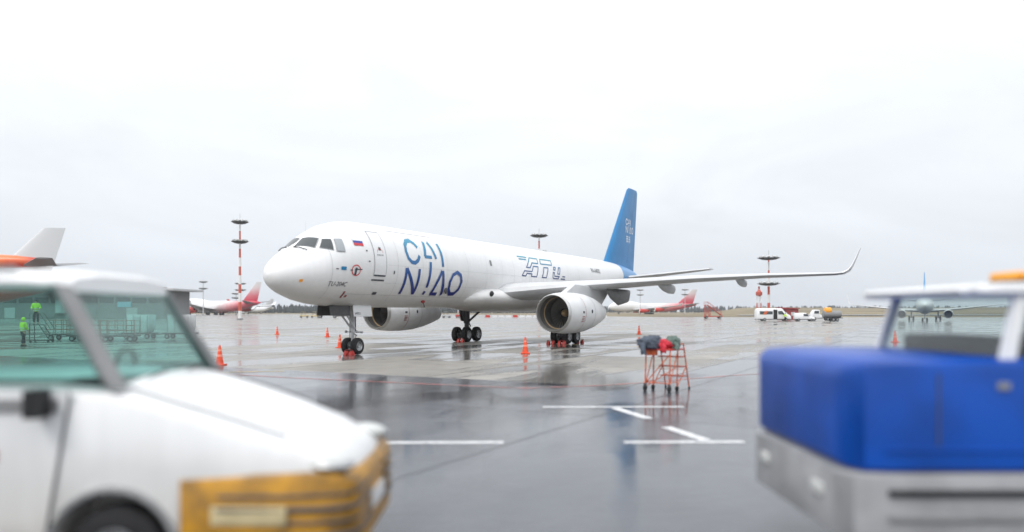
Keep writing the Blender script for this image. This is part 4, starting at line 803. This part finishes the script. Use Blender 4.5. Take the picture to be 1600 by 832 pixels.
def person(loc, rz, label, hood=True, stride=.12, arm=(.25, -.12), jacket='hivis'):
    t = empty('person', loc, rz, label, 'person')
    # joints: pelvis, waist, chest, neck, head ; legs ; arms (x forward, y side)
    v = [(0, 0, .93), (0, 0, 1.1), (.01, 0, 1.33), (.02, 0, 1.5), (.03, 0, 1.62), (.03, 0, 1.72)]; e = [(0, 1), (1, 2), (2, 3), (3, 4), (4, 5)]; ra = [.13, .125, .145, .055, .085, .07]
    jv = [(0, 0, .86), (0, 0, 1.05), (.01, 0, 1.3), (.02, 0, 1.46)]; je = [(0, 1), (1, 2), (2, 3)]; jr = [.165, .16, .18, .1]
    tv = [(0, 0, .98), (0, 0, .88)]; te = [(0, 1)]; tr_ = [.145, .15]
    for s, dx, bend in ((1, stride, arm[0]), (-1, -stride, arm[1])):
        b = len(v); v += [(0, s * .1, .88), (dx * .6 + .03, s * .11, .5), (dx, s * .12, .09), (dx + .15, s * .13, .04)]; e += [(0, b), (b, b + 1), (b + 1, b + 2), (b + 2, b + 3)]; ra += [.1, .065, .05, .045]
        c = len(tv); tv += [(0, s * .1, .84), (dx * .6 + .03, s * .11, .5), (dx, s * .12, .14)]; te += [(1, c), (c, c + 1), (c + 1, c + 2)]; tr_ += [.115, .09, .08]
        b = len(v); hx = .1 + bend; hand = (hx + .02, s * .23, .88 + abs(bend) * .5)
        v += [(.0, s * .18, 1.42), (.02, s * .25, 1.15), (hx, s * .235, .95 + abs(bend) * .5), hand]; e += [(2, b), (b, b + 1), (b + 1, b + 2), (b + 2, b + 3)]; ra += [.06, .047, .034, .038]
        for k in range(4):
            f = len(v); v += [(hand[0] + .02 * (k - 1.5), hand[1] + s * .006, hand[2] - .06), (hand[0] + .02 * (k - 1.5) + .012, hand[1] - s * .01, hand[2] - .1 - .008 * (k in (1, 2)))]; e += [(b + 3, f), (f, f + 1)]; ra += [.0095, .008]
        f = len(v); v += [(hand[0] + .045, hand[1] - s * .01, hand[2] - .03), (hand[0] + .06, hand[1] - s * .015, hand[2] - .06)]; e += [(b + 3, f), (f, f + 1)]; ra += [.011, .009]
        c = len(jv); jv += [(0, s * .18, 1.42), (.02, s * .26, 1.15), (hx - .01, s * .238, .98 + abs(bend) * .5)]; je += [(2, c), (c, c + 1), (c + 1, c + 2)]; jr += [.09, .075, .062]
        MB().loft([[(dx - .1 + .29 * q, s * .125 + .055 * k * math.cos(a), .055 * k2 + .055 * k2 * math.sin(a)) for a in [i * .7854 for i in range(8)]] for q, k, k2 in ((0, .6, .9), (.2, 1, 1.15), (.55, .95, .95), (.85, .9, .65), (1, .5, .45))]).build('boot', 'boot', t)
    skinmesh('body', v, e, ra, 'skin', t); skinmesh('jacket', jv, je, jr, jacket, t); skinmesh('trousers', tv, te, tr_, 'navy_cloth', t)
    for z in (.98, 1.12): MB().lathe([(z - .025, .185), (z + .025, .187)], (0, 0, 0), 'Z', 20).build('reflective_band', 'cone_white', t)
    if hood: MB().ball((.015, 0, 1.67), (.125, .115, .13)).build('hood', jacket, t)
    else: MB().lathe([(1.64, .118), (1.72, .115), (1.78, .06), (1.79, .01)], (.02, 0, 0), 'Z', 16).build('cap', 'navy_cloth', t)
    return t
person((-30.4, 48, 0), R(70), 'person in lime hi-vis jacket and dark trousers standing on the wet apron', True, .16, (.22, .05))
sl = empty('step_ladder', (-33.2, 54, 0), R(8), 'dark wheeled step ladder behind the standing worker', 'ladder')
for s in (-.35, .35):
    MB().tube([(.95, s, .12), (.25, s, 1.22)], .03).build('rail', 'dark_grey', sl); MB().tube([(-.35, s, .12), (-.35, s, 1.22)], .03).build('leg', 'dark_grey', sl); MB().tube([(1.0, s, .9), (.3, s, 2.0), (-.35, s, 2.0), (-.35, s, 1.2)], .022).build('handrail', 'dark_grey', sl)
    MB().tube([(-.35, s, .12), (.95, s, .12)], .03).build('base_rail', 'dark_grey', sl)
    for x in (-.3, .85): MB().cyl((x, s - .03, .08), (x, s + .03, .08), .08).build('caster', 'rubber', sl)
MB().box((-.05, 0, 1.22), (.68, .74, .04)).build('platform', 'dark_grey', sl)
for k in range(4): MB().box((.86 - .15 * k, 0, .3 + .23 * k), (.2, .68, .03)).build('step', 'dark_grey', sl)
person((-33.3, 54, 1.24), R(-60), 'person in hi-vis jacket standing up on the dark step ladder', False, .04, (.35, .3))
person((60.3, 170.3, 0), R(-90), 'person in hi-vis jacket beside the open minibus door', False, .05)
def dolly(loc, rz, label, kind):
    t = empty('baggage_dolly', loc, rz, label, 'dolly', 'dollies behind the van windows')
    MB().box((0, 0, .42), (2.3, 1.5, .12)).build('deck', 'dark_grey', t, bevel=.01); MB().tube([(-1.1, 0, .4), (-1.9, 0, .3)], .03).build('tow_bar', 'dark_grey', t)
    for x in (-.8, .8):
        for s in (-1, 1): tyre(t, x, s * .6, .2, .12)
    if kind == 'cage':
        for x in (-1.1, -.55, 0, .55, 1.1):
            for s in (-.72, .72): MB().cyl((x, s, .48), (x, s, 1.55), .025, n=6).build('cage_post', 'cage', t)
        for z in (.8, 1.15, 1.5):
            for s in (-.72, .72): MB().cyl((-1.1, s, z), (1.1, s, z), .02, n=6).build('cage_rail', 'cage', t)
def container(loc, rz, label):
    t = empty('cargo_container', loc, rz, label, 'container', 'pale containers behind the van windows')
    MB().prism([(-.75, .0), (.75, 0), (.95, .4), (.95, 1.4), (-.75, 1.4)], -.72, .72).build('shell', 'container', t, bevel=.015)
    for x in (-.73, -.2, .33, .85): MB().box((x, -.735, .72), (.05, .03, 1.3)).build('rib', 'steel', t)
    MB().box((.05, -.73, .72), (.44, .02, 1.0)).build('door', 'light_grey', t)
dolly((-30.8, 56, 0), R(5), 'empty cage dolly right of the hi-vis worker', 'cage'); dolly((-33.5, 58, 0), R(5), 'empty cage dolly behind the first cage dolly', 'cage'); dolly((-27.9, 55, 0), R(12), 'short cage dolly between the worker and the containers', 'cage')
dolly((-29.4, 61, 0), R(3), 'flat dolly carrying the left pale container', 'flat'); container((-29.4, 61, .49), R(3), 'pale cargo container on the left flat dolly'); dolly((-26.2, 61, 0), R(3), 'flat dolly carrying the right pale container', 'flat'); container((-26.2, 61, .49), R(3), 'pale cargo container on the right flat dolly')

# ------------------------------------------------------------------ foreground: white van, nose to the right
vn = empty('airport_van', (-1.2, 6.62, 0), 0, 'white van with teal windows and yellow front passing close at the left', 'van')
def vring(x, zs, zt, w):
    h = [(w * .93, zs), (w, zs + .12), (w * 1.0, zs + (zt - zs) * .55), (w * .985, zt - .12), (w * .93, zt - .035), (w * .8, zt + .005), (w * .4, zt + .035)]
    return [(x, y, z) for y, z in h] + [(x, -y, z) for y, z in h[::-1]]
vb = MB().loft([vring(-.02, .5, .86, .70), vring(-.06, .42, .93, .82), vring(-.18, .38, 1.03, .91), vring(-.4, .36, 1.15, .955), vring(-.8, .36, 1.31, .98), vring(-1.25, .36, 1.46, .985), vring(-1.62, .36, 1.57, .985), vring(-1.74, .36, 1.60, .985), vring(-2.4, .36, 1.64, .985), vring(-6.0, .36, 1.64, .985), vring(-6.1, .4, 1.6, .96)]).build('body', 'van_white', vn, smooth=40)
boolean_cut(vb, [MB().cyl((x, s * .5, .37), (x, s * 1.2, .37), .46, n=32) for x in (-1.72, -5.0) for s in (-1, 1)])
for x in (-1.72, -5.0):
    for s in (-1, 1):
        wh = wheel(vn, (x, s * .84, .36), .36, .23); MB().lathe([(s * .48, .455), (s * .49, .02)], (x, 0, .37), 'Y', 24).build('wheel_well', 'black', wh)
        MB().tube([(x + .475 * math.cos(a), s * .985, .37 + .475 * math.sin(a)) for a in [math.pi * k / 14 for k in range(15)]], .03).build('arch_trim', 'mid_grey', vn)
# yellow nose: bumper shell, slats and plate
def yring(x, w, zt): return [(x, s * k, z) for s, q in ((1, ((w * .9, .34), (w, .42), (w, zt - .04), (w * .97, zt))), (-1, ((w * .97, zt), (w, zt - .04), (w, .42), (w * .9, .34)))) for k, z in q]
yb_ = MB().loft([yring(.04, .74, .84), yring(.0, .86, .9), yring(-.1, .935, .945), yring(-.3, .975, .965), yring(-.7, .997, .96), yring(-1.22, 1.0, .94)]).build('yellow_nose', 'yellow', vn, smooth=40)
for z, h in ((.5, .05), (.6, .035), (.7, .05), (.8, .03)):
    for s in (-1, 1):
        MB().tube([(-.95, s * .996, z), (-.5, s * .99, z), (-.28, s * .975, z), (-.1, s * .935, z), (.0, s * .865, z), (.042, s * .74, z), (.045, s * .3, z)], h * .45, 6).build('slat', 'dark_grey', yb_)
MB().box((.05, 0, .6), (.02, .55, .13)).build('number_plate', 'paint_white2', vn); MB().box((-.72, -1.004, .66), (.55, .012, .14)).build('side_plate', 'cream', vn, bevel=.004)
for s in (-1, 1):
    hl = MB().ball((-.2, s * .77, 1.0), (.2, .15, .085), 20, 12).build('headlight', 'lamp', vn); MB().ball((-.17, s * .79, .995), (.19, .145, .06), 16, 10).build('reflector', 'steel', hl)
    MB().tube([(-.5, s * .80, 1.21), (-1.0, s * .85, 1.385), (-1.7, s * .865, 1.6)], .008).build('bonnet_seam', 'dark_grey', vn)
    # doors, seams, handles, stripe, sill, mirror
    d = MB().slab([(-2.2, s * .99, .5), (-3.3, s * .99, .5), (-3.3, s * .985, 1.6), (-2.02, s * .985, 1.56)], .012 * (1 if s > 0 else -1)).build('door', 'van_white', vn)
    MB().tube([(-2.2, s * 1.0, .5), (-2.02, s * .997, 1.56)], .008).build('door_seam', 'dark_grey', d); MB().tube([(-3.3, s * 1.0, .5), (-3.3, s * .997, 1.6)], .008).build('door_seam', 'dark_grey', d)
    MB().box((-3.05, s * 1.015, 1.42), (.2, .035, .05)).build('door_handle', 'black', d, bevel=.01)
    MB().box((-3.2, s * 1.003, 1.46), (2.2, .014, .1)).build('waist_strip', 'mid_grey', vn); MB().box((-3.75, s * 1.006, 1.1), (2.4, .012, .09)).build('red_stripe', 'door_red', vn)
    MB().box((-3.4, s * .975, .42), (2.5, .09, .14)).build('sill', 'brick_red', vn, bevel=.02)
    MB().box((-2.2, s * 1.1, 1.49), (.1, .17, .2)).tube([(-2.2, s * .97, 1.45), (-2.2, s * 1.05, 1.47)], .025).build('mirror', 'black', vn)
# cab frame and roof
RF = 2.44
MB().loft([[(x, s * w_, z) for s, q in ((1, ((w0 * .99, z0), (w0, z0 + .03), (w0 * .93, z0 + .10), (w0 * .5, z0 + .135))), (-1, ((w0 * .5, z0 + .135), (w0 * .93, z0 + .10), (w0, z0 + .03), (w0 * .99, z0)))) for w_, z in q] for x, w0, z0 in ((-2.12, .80, 2.30), (-2.2, .86, 2.335), (-2.4, .885, 2.345), (-4, .895, 2.35), (-6.05, .89, 2.34))]).build('roof', 'paint_white', vn, smooth=50)
MB().tube([(-2.5, -.86, 2.47), (-4.2, -.87, 2.475), (-6, -.87, 2.47)], .018).tube([(-2.5, .86, 2.47), (-4.2, .87, 2.475), (-6, .87, 2.47)], .018).build('roof_rail', 'mid_grey', vn)
for s in (-1, 1):
    MB().loft([[(-1.70, s * .90, 1.585), (-1.62, s * .93, 1.57), (-1.72, s * .975, 1.57), (-1.80, s * .95, 1.585)], [(-2.16, s * .80, 2.34), (-2.10, s * .82, 2.34), (-2.2, s * .87, 2.35), (-2.26, s * .84, 2.35)]]).build('windscreen_pillar', 'mid_grey', vn)
    MB().loft([[(-3.9, s * .93, 1.6), (-3.9, s * .98, 1.6), (-4.06, s * .98, 1.6), (-4.06, s * .93, 1.6)], [(-3.9, s * .84, 2.36), (-3.9, s * .885, 2.36), (-4.06, s * .885, 2.36), (-4.06, s * .84, 2.36)]]).build('door_pillar', 'paint_white2', vn)
    MB().loft([[(-5.9, s * .93, 1.6), (-5.9, s * .98, 1.6), (-6.05, s * .98, 1.6), (-6.05, s * .93, 1.6)], [(-5.9, s * .84, 2.36), (-5.9, s * .885, 2.36), (-6.05, s * .885, 2.36), (-6.05, s * .84, 2.36)]]).build('rear_pillar', 'paint_white2', vn)
    MB().slab([(-1.80, s * .958, 1.62), (-3.9, s * .96, 1.64), (-3.9, s * .875, 2.35), (-2.22, s * .862, 2.35)], .006).build('side_window', 'glass_teal', vn)
    MB().slab([(-4.06, s * .96, 1.64), (-5.9, s * .96, 1.64), (-5.9, s * .875, 2.35), (-4.06, s * .875, 2.35)], .006).build('side_window', 'glass_teal', vn)
    MB().box((-2.7, s * .97, 1.635), (1.8, .03, .03)).build('window_rubber', 'black', vn)
MB().slab([(-1.73, -.9, 1.6), (-1.73, .9, 1.6), (-2.14, .8, 2.33), (-2.14, -.8, 2.33)], .006).build('windscreen', 'glass_teal', vn)
MB().box((-1.95, 0, 1.60), (.42, 1.74, .08)).build('dashboard', 'dash', vn, bevel=.03)
for y in (-.42, .42):
    st_ = MB().box((-3.95, y, 1.45), (.16, .52, .8)).build('seat', 'seat', vn, bevel=.05); MB().box((-3.98, y, 2.0), (.1, .28, .2)).build('headrest', 'seat', st_, bevel=.04)
MB().lathe([(-.012, .175), (.012, .175), (.012, .2), (-.012, .2), (-.012, .175)], (0, 0, 0), 'X', 24).build('steering_wheel', 'black', vn).location = (-2.32, .42, 1.62)
MB().box((-2.32, -.42, 2.28), (.18, .45, .1)).build('sun_visor', 'black', vn, bevel=.02)
for y in (-.5, .2): MB().tube([(-1.69, y, 1.61), (-1.76, y + .5, 1.66)], .012).build('wiper', 'black', vn)

# ------------------------------------------------------------------ foreground: blue tow tractor, nose to the left
mat('skirt_grey', (.33, .335, .35), .45, noise=.25, nscale=2.5)
tg = empty('tow_tractor', (2.42, 6.65, 0), 0, 'blue aircraft tow tractor with white-roofed cab close at the right', 'tractor')
def tring(x, w, z0, z1, c=.07): return [(x, s * k, z) for s, q in ((1, ((w - .03, z0), (w, z0 + .03), (w, z1 - c), (w - c * .3, z1 - c * .3), (w - c, z1))), (-1, ((w - c, z1), (w - c * .3, z1 - c * .3), (w, z1 - c), (w, z0 + .03), (w - .03, z0)))) for k, z in q]
MB().loft([tring(.0, .85, 1.06, 1.66), tring(.03, .99, 1.02, 1.74), tring(.12, 1.1, 1.0, 1.785), tring(.3, 1.15, 1.0, 1.8), tring(5.2, 1.15, 1.0, 1.8), tring(5.4, 1.1, 1.0, 1.75)]).build('body', 'tug_blue', tg, smooth=35)
MB().loft([tring(-.03, .9, .5, .97, .03), tring(.05, 1.08, .45, .985, .03), tring(.2, 1.17, .42, .99, .03), tring(5.2, 1.17, .42, .99, .03), tring(5.45, 1.1, .45, .98, .03)]).build('skirt', 'skirt_grey', tg, smooth=35)
for s in (-1, 1):
    MB().box((2.75, s * 1.18, .86), (5.0, .04, .045)).build('rubber_strip', 'rubber', tg, bevel=.01); MB().box((2.75, s * 1.176, .68), (5.0, .03, .05)).build('rub_rail', 'mid_grey', tg, bevel=.01)
    MB().box((2.75, s * 1.154, 1.16), (5.0, .018, .03)).build('body_moulding', 'tug_blue', tg, bevel=.006)
    for x in (.62, 1.55, 2.7): MB().box((x, s * 1.152, 1.45), (.012, .012, .52)).build('panel_seam', 'dark_grey', tg)
    MB().tube([(1.8, s * 1.15, 1.62), (1.8, s * 1.2, 1.62), (2.2, s * 1.2, 1.62), (2.2, s * 1.15, 1.62)], .014).build('grab_handle', 'steel', tg)
    MB().box((1.08, s * 1.156, 1.62), (.09, .02, .05)).build('latch', 'steel', tg)
    for x in (1.3, 4.3): wheel(tg, (x, s * .98, .48), .48, .36)
    MB().box((-.03, s * .62, .78), (.05, .22, .1)).build('headlight', 'lamp', tg, bevel=.02)
for s in (-1, 1):
    for k, (x0, x1) in enumerate(((1.22, 1.36), (2.95, 2.86), (4.6, 4.55))):
        MB().loft([[(x0 - .05, s * .94, 1.79), (x0 + .05, s * .94, 1.79), (x0 + .05, s * 1.0, 1.79), (x0 - .05, s * 1.0, 1.79)], [(x1 - .04, s * .88, 2.3), (x1 + .04, s * .88, 2.3), (x1 + .04, s * .94, 2.3), (x1 - .04, s * .94, 2.3)]]).build('cab_pillar', 'paint_white2', tg)
    MB().slab([(1.27, s * .975, 1.81), (2.9, s * .975, 1.81), (2.82, s * .915, 2.29), (1.4, s * .915, 2.29)], .006).build('side_window', 'glass_clear', tg); MB().slab([(3.0, s * .975, 1.81), (4.55, s * .975, 1.81), (4.5, s * .915, 2.29), (2.9, s * .915, 2.29)], .006).build('side_window', 'glass_clear', tg)
MB().slab([(1.2, -.94, 1.81), (1.2, .94, 1.81), (1.34, .88, 2.29), (1.34, -.88, 2.29)], .006).build('windscreen', 'glass_clear', tg)
MB().loft([tring(x, w_, z0, z1, .03) for x, w_, z0, z1 in ((.98, .8, 2.28, 2.32), (1.04, .92, 2.27, 2.345), (1.2, .99, 2.265, 2.36), (4.6, .99, 2.27, 2.375), (4.75, .92, 2.28, 2.36))]).build('roof', 'paint_white', tg, smooth=40)
MB().box((1.55, 0, 1.86), (.45, 1.5, .16)).build('dashboard', 'dash', tg, bevel=.03)
MB().lathe([(-.012, .17), (.012, .17), (.012, .195), (-.012, .195), (-.012, .17)], (0, 0, 0), 'X', 24).build('steering_wheel', 'black', tg).location = (1.86, -.4, 1.98)
for y in (-.4, .4):
    so = MB().prism([(2.25, 1.8), (2.75, 1.8), (2.85, 2.24), (2.68, 2.26), (2.52, 1.95), (2.25, 1.93)], y - .27, y + .27).build('seat', 'seat', tg, bevel=.04)
lb = MB().box((2.25, 0, 2.415), (.3, 1.4, .03)).build('light_bar', 'dark_grey', tg); 
for y in (-.5, 0, .5): MB().box((2.25, y, 2.47), (.26, .42, .09)).build('beacon', 'amber', lb, bevel=.03)
MB().box((3.05, 0, 2.52), (.85, 1.1, .28)).build('cooling_unit', 'dark_grey', tg, bevel=.05)

# ------------------------------------------------------------------ damp air
hz = MB().box((200, 800, 19), (4400, 2000, 40)).build('haze', 'black', smooth=0); hz.data.materials.clear()
hm = bpy.data.materials.new('haze'); hm.use_nodes = True; ht = hm.node_tree; ht.nodes.clear()
ho = ht.nodes.new('ShaderNodeOutputMaterial'); hv = ht.nodes.new('ShaderNodeVolumePrincipled'); hv.inputs['Color'].default_value = (.9, .93, .97, 1); hv.inputs['Density'].default_value = .00018; hv.inputs['Anisotropy'].default_value = .2
ht.links.new(hv.outputs[0], ho.inputs['Volume']); hz.data.materials.append(hm); tag(hz, 'thin pale haze over the whole wet airfield', 'haze', kind='stuff')
